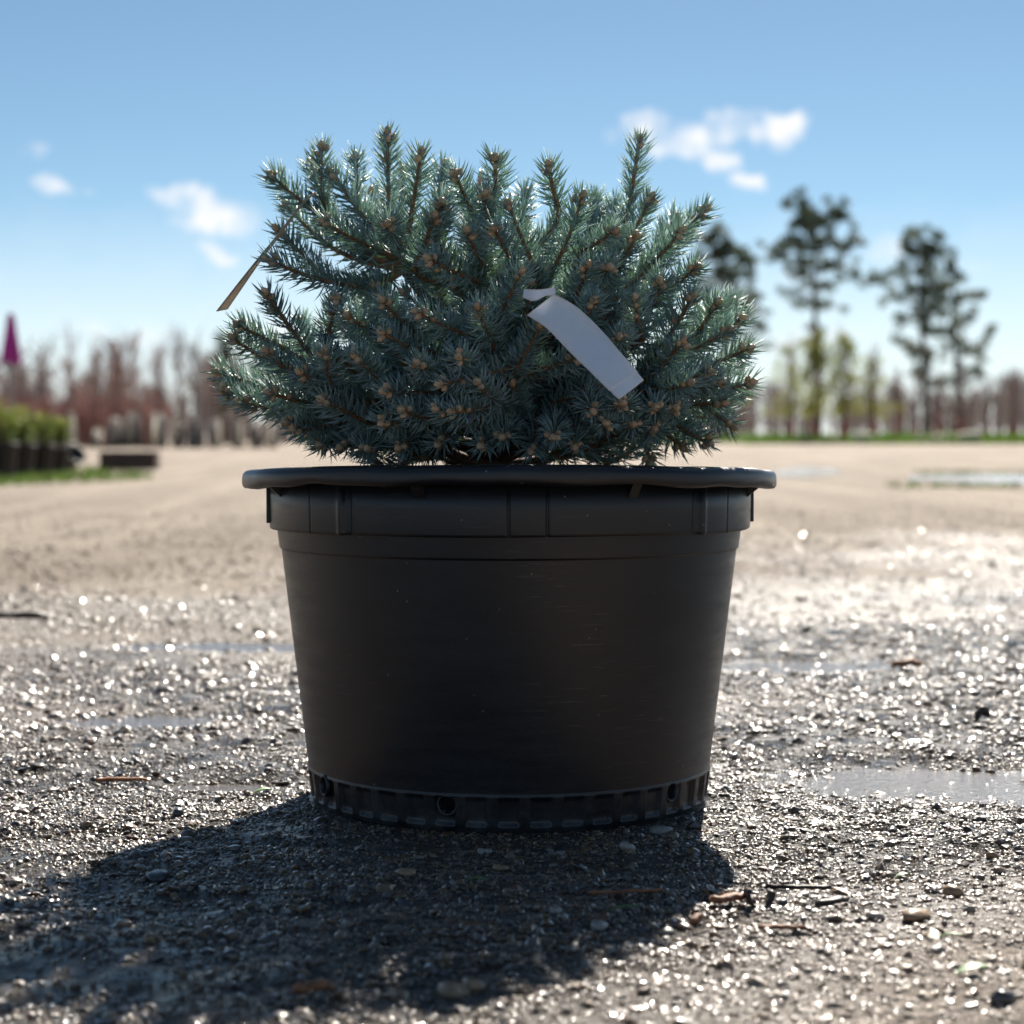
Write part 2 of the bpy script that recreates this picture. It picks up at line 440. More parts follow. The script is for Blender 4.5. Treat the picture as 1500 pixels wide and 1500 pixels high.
# ------------------------------------------------------------------ ground
POT = np.array((P(747, 700, 2.40)[0], 2.40, 0.0))
def height(x, y):
    near = np.clip(1 - (np.abs(y - 3.2) - 3.0) / 4.0, 0, 1) * np.clip(1 - (np.abs(x) - 2.5) / 3, 0, 1)
    h = .007 * vnoise(x * 1.7 + 3, y * 2.6 + 7, 1) + .0045 * vnoise(x * 6, y * 9, 2) + .0035 * vnoise(x * 21, y * 28, 3) + .0016 * vnoise(x * 52, y * 60, 4)
    h = h + .004
    m = 0 * x
    for cx, cy, rx, ry in ((.62, 2.46, .48, .25), (-.55, 3.05, .16, .09), (.50, 3.75, .22, .12), (-.55, 4.1, .35, .12), (-.33, 2.47, .09, .04), (1.4, 3.2, .3, .2), (-1.15, 2.7, .25, .1)):
        m = np.maximum(m, np.exp(-(((x - cx) / rx) ** 2 + ((y - cy) / ry) ** 2) ** 1.3))
    h = h * (1 - .8 * m) - .0092 * m
    r = np.hypot(x - POT[0], y - POT[1])
    k = np.clip((r - .24) / .10, 0, 1)
    h = h * (k * .85 + .15)
    far = .006 * vnoise(x * .35, y * .35, 5) * np.clip((y - 6) / 6, 0, 1)
    return h * near + far
def graded(lo, f0, f1, hi, step, g=1.25):
    c = list(np.arange(f0, f1, step)); s = step; v = f1
    up = []
    while v < hi: up.append(v); s *= g; v += s
    up.append(hi); s = step; v = f0 - step * g; dn = []
    while v > lo: dn.append(v); s *= g; v -= s
    dn.append(lo)
    return np.array(sorted(dn) + c + up)
xs = graded(-3000, -1.5, 1.5, 3000, .0115); ys = graded(-300, .9, 4.6, 4000, .0125, 1.06)
GX, GY = np.meshgrid(xs, ys)
GZ = height(GX, GY)
nx, ny = len(xs), len(ys)
gv = np.stack([GX.ravel(), GY.ravel(), GZ.ravel()], 1)
ii = (np.arange(ny - 1)[:, None] * nx + np.arange(nx - 1)[None]).ravel()
gf = np.stack([ii, ii + 1, ii + nx + 1, ii + nx], 1)
ground = link('ground', MB().addn(gv, gf).mesh('ground'), M['ground'], kind='structure')

WL = -0.0035
mb = MB(); n = 40
gx = np.linspace(-2.6, 2.6, n); gy = np.linspace(1.0, 5.2, n)
A, B = np.meshgrid(gx, gy)
jj = (np.arange(n - 1)[:, None] * n + np.arange(n - 1)[None]).ravel()
mb.addn(np.stack([A.ravel(), B.ravel(), np.full(n * n, WL)], 1), np.stack([jj, jj + 1, jj + n + 1, jj + n], 1))
link('water', mb.mesh('water'), M['water'], kind='structure')

def puddle(outline, seed):
    r = np.random.default_rng(seed); pts = [G(x, y) for x, y in outline]
    c = np.mean(pts, 0); V = [c]; m = 48
    pts = np.array(pts)
    seg = np.vstack([pts, pts[:1]]); L = np.linspace(0, len(pts), m, endpoint=False)
    for t in L:
        i = int(t); f = t - i
        p = seg[i] * (1 - f) + seg[i + 1] * f
        V.append(c + (p - c) * (1 + r.uniform(-.10, .10)))
    V = np.array(V); V[:, 2] = .0025
    link('puddle', MB().add(V, [(0, 1 + k, 1 + (k + 1) % m) for k in range(m)]).mesh('puddle'), M['puddle'], kind='structure')
puddle([(1135, 690), (1180, 683), (1225, 687), (1235, 693), (1190, 699), (1140, 698)], 1)
puddle([(1325, 697), (1390, 694), (1470, 695), (1560, 699), (1560, 712), (1470, 708), (1400, 706), (1335, 704)], 2)

# ------------------------------------------------------------------ gravel (uncountable): instanced pebbles
def gravel():
    r = np.random.default_rng(5)
    def scatter(n, y0, y1, spread, med, sig, rmax):
        u = r.random(n); y = np.sqrt(y0 * y0 + u * (y1 * y1 - y0 * y0))
        x = (r.random(n) * 2 - 1) * (spread * y + .15)
        s = np.minimum(med * np.exp(sig * r.standard_normal(n)), rmax)
        return x, y, s
    sets = [scatter(112000, 1.15, 2.75, .36, .0016, .55, .0075), scatter(106000, 1.15, 2.75, .36, .0010, .35, .003),
            scatter(140000, 2.75, 5.4, .33, .0022, .55, .010), scatter(80000, 4.2, 13, .28, .0034, .5, .012)]
    s_id = np.concatenate([np.full(len(q[0]), k) for k, q in enumerate(sets)])
    x, y, s = (np.concatenate([q[i] for q in sets]) for i in range(3))
    dens = .74 + .55 * vnoise(x * 2.2 + 5, y * 3.1, 21) + .35 * vnoise(x * 8, y * 11, 22)
    # less loose stone in the washed mud to the left of the pot
    dens -= .50 * np.exp(-(((x + .33) / .28) ** 2 + ((y - 1.95) / .42) ** 2))
    dens -= .55 * np.exp(-(((x - .72) / .48) ** 2 + ((y - 2.47) / .16) ** 2) ** 1.3)
    dens *= np.where(s_id == 2, np.interp(y, [2.75, 3.6, 4.5, 5.4], [1, .75, .30, .02]), np.where(s_id == 3, np.interp(y, [4.4, 5.4, 8, 13], [1, 1, .5, .05]), 1.0))
    keep = (r.random(len(x)) < dens) & (np.hypot(x - POT[0], y - POT[1]) > .232)
    x, y, s = x[keep], y[keep], s[keep]
    z = height(x, y) - s * .02
    me = bpy.data.meshes.new('gravel')
    me.from_pydata(np.stack([x, y, z], 1).tolist(), [], [])
    N = len(x)
    sc3 = np.stack([s * r.uniform(.8, 1.5, N), s * r.uniform(.7, 1.2, N), s * r.uniform(.45, .85, N)], 1)
    rot = np.stack([r.normal(0, .30, N), r.normal(0, .30, N), r.uniform(0, 6.283, N)], 1)
    a = me.attributes.new('sz', 'FLOAT_VECTOR', 'POINT'); a.data.foreach_set('vector', sc3.ravel().astype(np.float32))
    a = me.attributes.new('rt', 'FLOAT_VECTOR', 'POINT'); a.data.foreach_set('vector', rot.ravel().astype(np.float32))
    o = link('gravel', me, M['stone'], kind='stuff', label='wet brown and grey gravel strewn over the yard', category='gravel')
    ng = bpy.data.node_groups.new('gravel', 'GeometryNodeTree')
    ng.interface.new_socket('Geometry', in_out='INPUT', socket_type='NodeSocketGeometry')
    ng.interface.new_socket('Geometry', in_out='OUTPUT', socket_type='NodeSocketGeometry')
    N_ = ng.nodes; L = ng.links
    gi = N_.new('NodeGroupInput'); go = N_.new('NodeGroupOutput')
    geo2inst = N_.new('GeometryNodeGeometryToInstance')
    for k in range(7):
        ico = N_.new('GeometryNodeMeshIcoSphere'); ico.inputs['Radius'].default_value = 1; ico.inputs['Subdivisions'].default_value = 3 if k < 4 else 1
        sp_ = N_.new('GeometryNodeSetPosition')
        nzz = N_.new('ShaderNodeTexNoise'); nzz.noise_dimensions = '4D'; nzz.inputs['W'].default_value = k * 3.7
        nzz.inputs['Scale'].default_value = .75 + .12 * k; nzz.inputs['Detail'].default_value = 2
        sub = N_.new('ShaderNodeVectorMath'); sub.operation = 'SUBTRACT'; sub.inputs[1].default_value = (.5, .5, .5)
        scl = N_.new('ShaderNodeVectorMath'); scl.operation = 'SCALE'; scl.inputs['Scale'].default_value = 1.5
        L.new(nzz.outputs['Color'], sub.inputs[0]); L.new(sub.outputs[0], scl.inputs[0]); L.new(scl.outputs[0], sp_.inputs['Offset'])
        L.new(ico.outputs['Mesh'], sp_.inputs['Geometry'])
        sm = N_.new('GeometryNodeSetShadeSmooth'); sm.inputs['Shade Smooth'].default_value = k < 4
        mt = N_.new('GeometryNodeSetMaterial'); mt.inputs['Material'].default_value = M['stone']
        L.new(sp_.outputs[0], sm.inputs['Geometry']); L.new(sm.outputs[0], mt.inputs['Geometry'])
        L.new(mt.outputs[0], geo2inst.inputs[0])
    iop = N_.new('GeometryNodeInstanceOnPoints'); iop.inputs['Pick Instance'].default_value = True
    ri = N_.new('FunctionNodeRandomValue'); ri.data_type = 'INT'
    ri.inputs[4].default_value = 0; ri.inputs[5].default_value = 6
    def attr(nm):
        q = N_.new('GeometryNodeInputNamedAttribute'); q.data_type = 'FLOAT_VECTOR'; q.inputs['Name'].default_value = nm
        return q.outputs['Attribute']
    e2r = N_.new('FunctionNodeEulerToRotation')
    L.new(attr('rt'), e2r.inputs[0])
    L.new(gi.outputs[0], iop.inputs['Points']); L.new(geo2inst.outputs[0], iop.inputs['Instance'])
    L.new(ri.outputs[2], iop.inputs['Instance Index']); L.new(e2r.outputs[0], iop.inputs['Rotation']); L.new(attr('sz'), iop.inputs['Scale'])
    L.new(iop.outputs[0], go.inputs[0])
    md = o.modifiers.new('gravel', 'NODES'); md.node_group = ng
gravel()

# ------------------------------------------------------------------ nursery pot
ROT = math.radians(4.0)
def ang(th):                       # angle from the pot's own front, -pi..pi; th measured from -Y toward +X
    return (th - ROT + math.pi) % (2 * math.pi) - math.pi
def lathe_grid(rfun, zs, N, close_rows=False):
    th = np.linspace(0, 2 * math.pi, N, endpoint=False)
    V = np.zeros((len(zs), N, 3))
    for i, z in enumerate(zs):
        rr, zz = rfun(th, z, i)
        V[i, :, 0] = POT[0] + rr * np.sin(th); V[i, :, 1] = POT[1] - rr * np.cos(th); V[i, :, 2] = zz
    m = len(zs); k = np.arange(N); k2 = (k + 1) % N
    Fs = []
    for i in range(m - 1 + (1 if close_rows else 0)):
        j = (i + 1) % m
        Fs.append(np.stack([i * N + k, i * N + k2, j * N + k2, j * N + k], 1))
    return V.reshape(-1, 3), np.concatenate(Fs), V
ZS, ZL, ZB = .3725, .289, .041
pot = thing('nursery_pot', tuple(POT), 'large black plastic nursery pot holding the blue spruce on wet gravel', 'plant pot')
HOLES = [(-20.7, .028), (46, .030), (113, .029), (180, .029), (-113, .029), (-67, .029)]
NP = 42
def wall_r(th, z, i):
    a = ang(th)
    r = .2262 + (.2640 - .2262) * (z / .315) + 0 * th
    if z > ZL: r = r + .0022
    if z < ZB:
        ph = (a / (2 * math.pi) * NP) % 1.0
        e = np.clip((np.minimum(ph, 1 - ph) - .17) / .035, 0, 1)     # 0 on the rib, 1 in the hollow
        zz = np.clip((ZB - .004 - z) / .003, 0, 1) * np.clip((z - .0055) / .003, 0, 1)
        r = r - .0042 * e * zz - .0022 * np.clip((.006 - z) / .006, 0, 1)
        r = r + .0012 * (1 if z < ZB - .002 else 0)
    r = r + .0009 * np.sin(3 * a + 1) + .0006 * np.sin(7 * a)
    return r, z + 0 * th
zrows = [0, .002, .0045, .006, .008, .012, .017, .022, .027, .031, .0335, .0345, .037, .0388, .0402, .0412, .0425, .045, .05, .08, .12, .16, .2, .24, .27, ZL - .004, ZL - .0016, ZL - .0006, ZL + .0006, ZL + .0016, ZL + .004, .30, .31, .32]
mb = MB()
V, Fq, grid = lathe_grid(wall_r, zrows, NP * 24)
# open the drain holes
cen = V[Fq].mean(1)
bad = np.zeros(len(Fq), bool); hole_pts = []
for (a, z) in HOLES:
    t = math.radians(a) + ROT
    r = float(wall_r(np.array([t]), z, 0)[0][0]) + .002
    c = np.array((POT[0] + r * math.sin(t), POT[1] - r * math.cos(t), z)); hole_pts.append((c, np.array((math.sin(t), -math.cos(t), 0.)), t))
    bad |= np.linalg.norm(cen - c, axis=1) < .0095
mb.addn(V, Fq[~bad])
ri_rows = [(.2580, .32), (.2535, .30), (.236, .15), (.222, .012), (.10, .012), (.001, .012)]
V2, F2, _ = lathe_grid(lambda th, z, i: (ri_rows[i][0] + 0 * th, ri_rows[i][1] + 0 * th), [0] * len(ri_rows), 96)
mb.addn(V2, F2[:, ::-1])
V3, F3, _ = lathe_grid(lambda th, z, i: ([.224, .001][i] + 0 * th, .0015 + 0 * th), [0, 0], 96)
mb.addn(V3, F3[:, ::-1])
wall = part('wall', mb, M['plastic'], pot)
for c, nrm, t in hole_pts:
    mb = MB(); tx = np.array((math.cos(t), math.sin(t), 0.)); tz = np.array((0, 0, 1.))
    prof = [(.0122, -.001), (.0118, .0015), (.0105, .0022), (.0092, .0012), (.0088, -.004), (.0086, -.010)]
    Vh = [c + nrm * dz + (tx * math.cos(q) + tz * math.sin(q)) * rr for rr, dz in prof for q in np.linspace(0, 2 * math.pi, 20, endpoint=False)]
    Fh = [(i * 20 + k, i * 20 + (k + 1) % 20, (i + 1) * 20 + (k + 1) % 20, (i + 1) * 20 + k) for i in range(len(prof) - 1) for k in range(20)]
    part('drain_hole', mb.add(Vh, Fh), M['plastic'], pot, wall)
def collar_r(th, q, i):
    a = np.degrees(ang(th)); aa = np.abs(a)
    pad = np.clip((aa - 43.2) / .5, 0, 1) * np.clip((137 - aa) / .5, 0, 1)
    r = .2708 + .0042 * pad + 0 * th
    bead = .0032 * np.exp(-((aa - 44.3) / .9) ** 2)
    groove = .0030 * (np.abs(aa - 4.3) < .42) + .0012 * (np.abs(aa - 55) < .25) + .0022 * (np.abs(aa - 42.3) < .4) + .0012 * (np.abs(aa - 125) < .25)
    r = r + bead - groove
    row = [(.3185, -.010), (.3140, -.0060), (.3122, -.0018), (.3130, -.0005), (.3155, .0), (.34, .0006), (.372, .0012), (.372, -.009)][i]
    r = r + row[1]
    return r, row[0] - .0009 * pad + .0004 * np.sin(5 * ang(th))
V, Fq, _ = lathe_grid(collar_r, [0] * 8, 1440)
collar = part('collar', MB().addn(V, Fq), M['plastic'], pot)
# upright ears at the two sides, gussets under the lip
def blade(a_deg, r0, r1, z0, z1, thick, tri=False):
    t = math.radians(a_deg) + ROT
    d = np.array((math.sin(t), -math.cos(t), 0.)); s = np.array((math.cos(t), math.sin(t), 0.)) * thick / 2
    c = np.array((POT[0], POT[1], 0.))
    q = [(r0, z1), (r1, z1), (r0 + (0.002 if tri else r1 - r0), z0), (r0, z0)]
    V = [c + d * r + (0, 0, z) + s * sg for sg in (-1, 1) for r, z in q]
    return MB().add(V, [(0, 1, 2, 3), (7, 6, 5, 4), (0, 4, 5, 1), (1, 5, 6, 2), (2, 6, 7, 3), (3, 7, 4, 0)])
for a in (-97, 97, -83, 83):
    part('ear', blade(a, .268, .2795, .318, .3715, .0035), M['plastic'], pot, collar, smooth=False)
def raise_(th): return .0100 * np.maximum(np.cos(th), 0) ** 1.1
for a, wd in ((-24, .0135), (24, .0115), (-70, .0035), (70, .0035), (-115, .0035), (115, .0035), (156, .0115), (-156, .0135)):
    zt = .3590 + .0100 * max(math.cos(math.radians(a) + ROT), 0) ** 1.1
    part('gusset', blade(a, .266, .292 if wd < .005 else .283, zt - (.020 if wd < .005 else .0215), zt, wd, True), M['plastic'], pot, collar, smooth=False)
prof = [(.2620, -.0060), (.2640, -.0015), (.2675, .0), (.2800, -.0002), (.2960, -.0010), (.3015, -.0022), (.3040, -.0050), (.3048, -.0080), (.3052, -.0150), (.3045, -.0185), (.3020, -.0212),
        (.2950, -.0218), (.2890, -.0210), (.2860, -.0160), (.2820, -.0120), (.2690, -.0115), (.2635, -.0130)]
def rim_r(th, q, i):
    r0, dz = prof[i]
    under = 1.0 if 8 <= i <= 13 else 0.0
    outer = np.clip((r0 - .27) / .03, 0, 1)
    wob = .0006 * np.sin(7 * th + .6) + .0004 * np.sin(12 * th + 2.) + .0003 * np.sin(23 * th + 1)
    dent = .0035 * np.exp(-((th - 2 * math.pi + .78) / .10) ** 2) + .0022 * np.exp(-((th - .42) / .13) ** 2) + .002 * np.exp(-((th - 2 * math.pi + .2) / .2) ** 2)
    z = .3772 + dz + raise_(th) + wob * (.5 + .5 * outer) + under * (dent + .0006 * np.sin(17 * th))
    r = r0 + outer * (.0012 * np.sin(4 * th + .3) + .0007 * np.sin(11 * th))
    return r, z
V, Fq, _ = lathe_grid(rim_r, [0] * len(prof), 480, True)
rim = part('rim', MB().addn(V, Fq), M['plastic'], pot)

# potting mix inside
mb = MB(); Vs = [(POT[0], POT[1], .352)]; Fs = []; K = 72; rings = [.05, .1, .15, .19, .22, .2425, .2545]
for q, rr in enumerate(rings):
    for k in range(K):
        t = 2 * math.pi * k / K
        Vs.append((POT[0] + rr * math.cos(t), POT[1] + rr * math.sin(t), .352 - .035 * (rr / .25) ** 3 + rng.normal(0, .0035)))
for k in range(K): Fs.append((0, 1 + k, 1 + (k + 1) % K))
for q in range(len(rings) - 1):
    for k in range(K): Fs.append((1 + q * K + k, 1 + (q + 1) * K + k, 1 + (q + 1) * K + (k + 1) % K, 1 + q * K + (k + 1) % K))
link('potting_soil', mb.add(Vs, Fs).mesh('potting_soil'), M['soil'], label='dark potting soil inside the black pot under the spruce', category='soil', kind='stuff')

# ------------------------------------------------------------------ blue spruce
CX, CY = 713.0, 540.0
YC = 2.40
root = np.array((P(725, 690, YC)[0], YC, .350))
spruce = thing('dwarf_spruce', tuple(root), 'low spreading blue spruce with brown buds growing in the black pot', 'spruce')
def depth_off(x, y):
    ry = 345.0 if y < CY else 165.0
    rho2 = ((x - CX) / 400.0) ** 2 + ((y - CY) / ry) ** 2
    return -.27 * math.sqrt(max(0.0, 1 - rho2))
# tip x,y, base x,y, mode: 0 surface, 1 set back, 2 pointing at the viewer
S = [(568,195,570,304,0),(471,216,473,296,0),(398,257,451,302,0),(485,252,544,330,0),(521,229,524,285,1),(617,224,606,292,0),(667,255,690,305,0),
(647,297,640,345,0),(636,317,608,388,0),(476,325,556,366,0),(407,336,474,402,0),(395,381,500,416,0),(390,430,451,514,0),(493,437,479,500,0),
(350,475,404,503,0),(342,495,390,525,0),(320,545,378,564,0),(392,515,460,570,0),(476,515,485,572,0),(510,462,550,486,0),(560,487,632,515,0),
(611,457,690,493,0),(672,523,690,536,2),(611,531,640,552,0),(563,573,642,570,0),(645,562,745,540,0),(628,378,692,408,0),(684,338,703,380,0),
(569,327,575,345,2),(353,588,440,603,0),(328,572,385,588,0),(468,652,492,640,2),(538,657,540,650,2),(642,650,670,612,0),(662,602,735,594,0),(705,652,735,618,0),(778,660,786,622,0),(842,654,846,618,0),(735,640,742,622,2),(810,640,812,620,2),
(472,585,542,620,0),(725,232,724,290,0),(804,243,818,304,0),(937,206,924,290,0),(953,290,907,374,0),(853,288,812,391,0),(871,288,866,335,1),
(745,300,784,394,0),(711,285,714,330,0),(724,335,753,385,0),(770,281,762,325,1),(902,296,892,330,1),(1033,307,962,372,0),(998,338,955,385,0),
(977,360,945,400,1),(1021,391,988,416,0),(900,338,857,364,0),(893,391,880,402,2),(861,388,843,437,0),(763,398,731,462,0),(795,472,750,548,0),
(930,437,941,494,0),(966,411,958,445,0),(985,429,970,465,1),(1014,435,966,512,0),(1050,443,1022,486,0),(1074,441,1040,475,1),(1086,467,1045,492,0),
(1067,484,980,522,0),(1097,510,1040,532,0),(1100,560,1025,577,0),(907,493,905,500,2),(912,590,908,594,2),(960,596,955,598,2),(990,597,980,600,2),
(888,620,885,612,2),(927,621,922,612,2),(958,628,950,622,2),(951,676,947,642,0),(1073,624,1031,594,0),(1037,648,1000,628,0),(1020,636,990,618,1),
(850,522,790,541,0),(869,602,858,570,0),(420,300,470,350,1),(455,240,478,300,1),(590,250,585,320,1),(545,280,552,350,1),(440,545,500,575,0),
(520,520,560,560,0),(700,450,720,500,0),(640,600,700,615,0),(830,460,850,500,1),(1000,500,960,545,0),(1040,545,980,560,0),
(1085,535,1030,552,1),(1060,590,1005,590,0),(430,630,490,620,0),(405,600,470,608,1),(590,520,640,540,1),(700,560,730,590,2),(560,440,600,480,0),
(870,440,850,480,0),(880,540,860,570,1),(930,345,905,395,0),(770,340,775,390,1),(590,600,650,612,0),(500,610,560,626,1),(820,345,812,400,1),
(680,285,690,340,1),(650,240,640,300,1),(880,310,870,370,1),(990,318,955,372,1),(1010,340,960,392,1),(1030,460,985,505,1),(395,575,455,590,0),(380,545,440,560,1),(420,618,480,612,0),(450,640,510,628,1),(500,655,545,640,0),(585,655,620,630,0),(1000,655,970,630,0),(1050,612,1005,605,1),(1085,580,1030,580,1),(1055,560,1000,565,0),(1010,560,960,570,0),(560,620,600,605,0),(370,500,420,530,1),(440,470,470,520,1),(640,656,680,640,1),(600,662,640,645,1),(700,652,715,630,1),(760,656,755,632,1),(820,656,800,634,1),(870,652,845,632,1),(660,622,690,612,1),(740,624,740,602,1),(800,622,785,604,1),(850,616,830,600,1),(720,662,722,640,1),(785,664,775,642,1),(680,668,700,648,1),(560,655,600,640,1)]
poly = np.array([(318,560),(330,500),(350,470),(385,425),(440,440),(475,430),(440,410),(392,385),(402,335),(392,255),(455,265),(465,215),(520,228),(566,198),(620,225),(665,258),
        (725,235),(770,285),(805,245),(850,290),(895,292),(936,208),(958,290),(1035,308),(1022,395),(1085,445),(1108,560),(1070,622),(1035,650),(960,678),(460,668),(400,620),(330,590)], float)
def inside(x, y):
    c = False; j = len(poly) - 1
    for i in range(len(poly)):
        xi, yi = poly[i]; xj, yj = poly[j]
        if (yi > y) != (yj > y) and x < (xj - xi) * (y - yi) / (yj - yi) + xi: c = not c
        j = i
    return c
def edge_dist(x, y):
    a = poly; b = np.roll(poly, -1, 0); p = np.array((x, y)); ab = b - a
    t = np.clip(((p - a) * ab).sum(1) / (ab * ab).sum(1), 0, 1)
    return np.min(np.linalg.norm(a + t[:, None] * ab - p, axis=1))
shoots = []      # base, tip, front flag, tint
for (tx, ty, bx, by, mode) in S:
    to = depth_off(tx, ty)
    if mode == 1: to = abs(to) * .5 + .05
    to += rng.uniform(-.012, .012)
    bo = to * .78 + .012 if mode != 2 else to + .062
    if mode == 1: bo = to * .7
    tip = P(tx, ty, YC + to); base = P(bx, by, YC + bo)
    shoots.append((base, tip, mode != 1, 1.0))
core = np.array((root[0], YC, .43))
tries = 0
n_fill = 0
while n_fill < 165 and tries < 9000:
    tries += 1
    d = rng.normal(size=3); d[2] = d[2] * .8 + .25; d /= np.linalg.norm(d)
    back = d[1] > 0.05
    s = rng.uniform(.45, .98) if back else rng.uniform(.38, .66)
    rz = .295 if d[2] > 0 else .09
    tip = np.array((P(CX, CY, YC)[0], YC, .455)) + d * np.array((.31, .29, rz)) * s
    if tip[2] < .395: continue
    x, y = pix(tip)
    if not back and 600 < x < 900 and y > 575: continue
    if not inside(x, y) or edge_dist(x, y) < 26: continue
    ln = rng.uniform(.05, .095)
    dirv = (tip - core) / np.linalg.norm(tip - core); dirv = dirv + np.array((0, 0, .35)) + rng.normal(0, .25, 3); dirv /= np.linalg.norm(dirv)
    base = tip - dirv * ln
    if base[2] < .385: base[2] = .385
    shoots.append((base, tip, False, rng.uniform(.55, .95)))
    n_fill += 1

# trunk and main branches
mb = MB(); tube(mb, [root + (0, 0, -.03), root + (.004, 0, .04), root + (-.004, 0, .11), root + (.0, 0, .19)], [.019, .016, .012, .007], 9)
part('trunk', mb, M['bark'], spruce)
bases = np.array([s[0] for s in shoots])
KM = 26
cent = bases[rng.choice(len(bases), KM, replace=False)]
for _ in range(14):
    lab = np.argmin(((bases[:, None] - cent[None]) ** 2).sum(2), 1)
    for k in range(KM):
        if (lab == k).any(): cent[k] = bases[lab == k].mean(0)
joints = []
for k in range(KM):
    c = cent[k]; st = np.array((root[0], YC, root[2] + np.clip((c[2] - root[2]) * .45, .01, .15)))
    j = st + (c - st) * .68
    mid = (st + j) / 2 + np.array((0, 0, -.012))
    mb = MB(); tube(mb, bez(st, mid, j, 8), np.linspace(.0085, .0052, 8), 7)
    part('branch', mb, M['bark'], spruce); joints.append(j)

def bud_mesh(seed):
    r = np.random.default_rng(seed); n = 9; prof = [(0, .35), (.12, .78), (.3, 1.0), (.5, .95), (.7, .72), (.87, .42), (1.0, .06)]
    V = []; A = []
    for i, (z, q) in enumerate(prof):
        for k in range(n):
            t = 2 * math.pi * (k + .5 * (i % 2)) / n
            q2 = q * (1 + r.uniform(-.13, .16))
            V.append((q2 * .0046 * math.cos(t), q2 * .0046 * math.sin(t), z * .0112 - .001)); A.append(np.clip(r.uniform(-.2, .35) + (.35 if z > .6 else 0), 0, 1))
    Fc = [(i * n + k, i * n + (k + 1) % n, (i + 1) * n + (k + 1) % n, (i + 1) * n + k) for i in range(len(prof) - 1) for k in range(n)]
    Fc.append(tuple(range(n))[::-1]); Fc.append(tuple((len(prof) - 1) * n + k for k in range(n)))
    me = bpy.data.meshes.new('bud'); me.from_pydata(V, [], Fc)
    at = me.attributes.new('tint', 'FLOAT', 'POINT'); at.data.foreach_set('value', np.array(A, np.float32))
    me.materials.append(M['bud']); me.update(); return me
BUDS = [bud_mesh(40 + k) for k in range(6)]
UP = np.array((0, 0, 1.))
def unit(v): return v / (np.linalg.norm(v, axis=-1, keepdims=True) + 1e-12)
def needles(path, t0, t1, per_m, ln, tint, mb, young=True):
    """needles on the part t0..t1 of a polyline"""
    seg = np.linalg.norm(np.diff(path, axis=0), axis=1); cum = np.concatenate([[0], np.cumsum(seg)]); Lt = cum[-1]
    N = max(6, int(per_m * Lt * (t1 - t0)))
    t = np.sort(rng.uniform(t0, t1, N)) * Lt
    p = np.stack([np.interp(t, cum, path[:, i]) for i in range(3)], 1)
    i = np.clip(np.searchsorted(cum, t) - 1, 0, len(seg) - 1)
    ax = unit(np.diff(path, axis=0))[i]
    ref = np.where(np.abs(ax[:, 2:3]) > .95, np.array([[0, 1., 0]]), UP[None])
    u = unit(np.cross(ax, ref)); v = np.cross(u, ax)
    ph = np.arange(N) * 2.39996 + rng.normal(0, .35, N)
    rad = u * np.cos(ph)[:, None] + v * np.sin(ph)[:, None]
    f = t / Lt
    al = np.radians(np.interp(f, [0, .6, .9, 1.], [66, 58, 48, 30])) + rng.normal(0, .13, N)
    d = ax * np.cos(al)[:, None] + rad * np.sin(al)[:, None]
    d = unit(d + UP * .16 + rng.normal(0, .07, (N, 3)))
    L = ln * np.interp(f, [0, .15, .8, 1], [.8, 1.05, 1.0, .72]) * rng.uniform(.78, 1.15, N)
    side = unit(np.cross(d, rad)); nrm = np.cross(side, d)
    bend = unit(ax * .7 + UP * .5)
    w_ = .00092 * rng.uniform(.85, 1.2, N)
    c0 = p + rad * .0012; c1 = c0 + d * (L * .52)[:, None] + bend * (L * .03)[:, None]; c2 = c0 + d * (L * .96)[:, None] + bend * (L * .15)[:, None]
    V = np.zeros((N, 7, 3))
    for k in range(3):
        q = 2 * math.pi * k / 3 + .5
        o = side * math.cos(q) + nrm * math.sin(q)
        V[:, k] = c0 + o * (w_ * .75)[:, None]; V[:, 3 + k] = c1 + o * w_[:, None]
    V[:, 6] = c2
    fq = []
    b0 = np.arange(N) * 7
    quads = np.concatenate([np.stack([b0 + k, b0 + (k + 1) % 3, b0 + 3 + (k + 1) % 3, b0 + 3 + k], 1) for k in range(3)])
    tris = np.concatenate([np.stack([b0 + 3 + k, b0 + 3 + (k + 1) % 3, b0 + 6], 1) for k in range(3)])
    A = np.repeat(np.clip(tint + rng.normal(0, .26, N), 0, 1), 7)
    n0 = mb.n
    mb.v.append(V.reshape(-1, 3)); mb.f.extend((quads + n0).tolist()); mb.f.extend((tris + n0).tolist()); mb.n += N * 7; mb.a.append(A)
bud_count = 0
extra = MB(); EXV = []
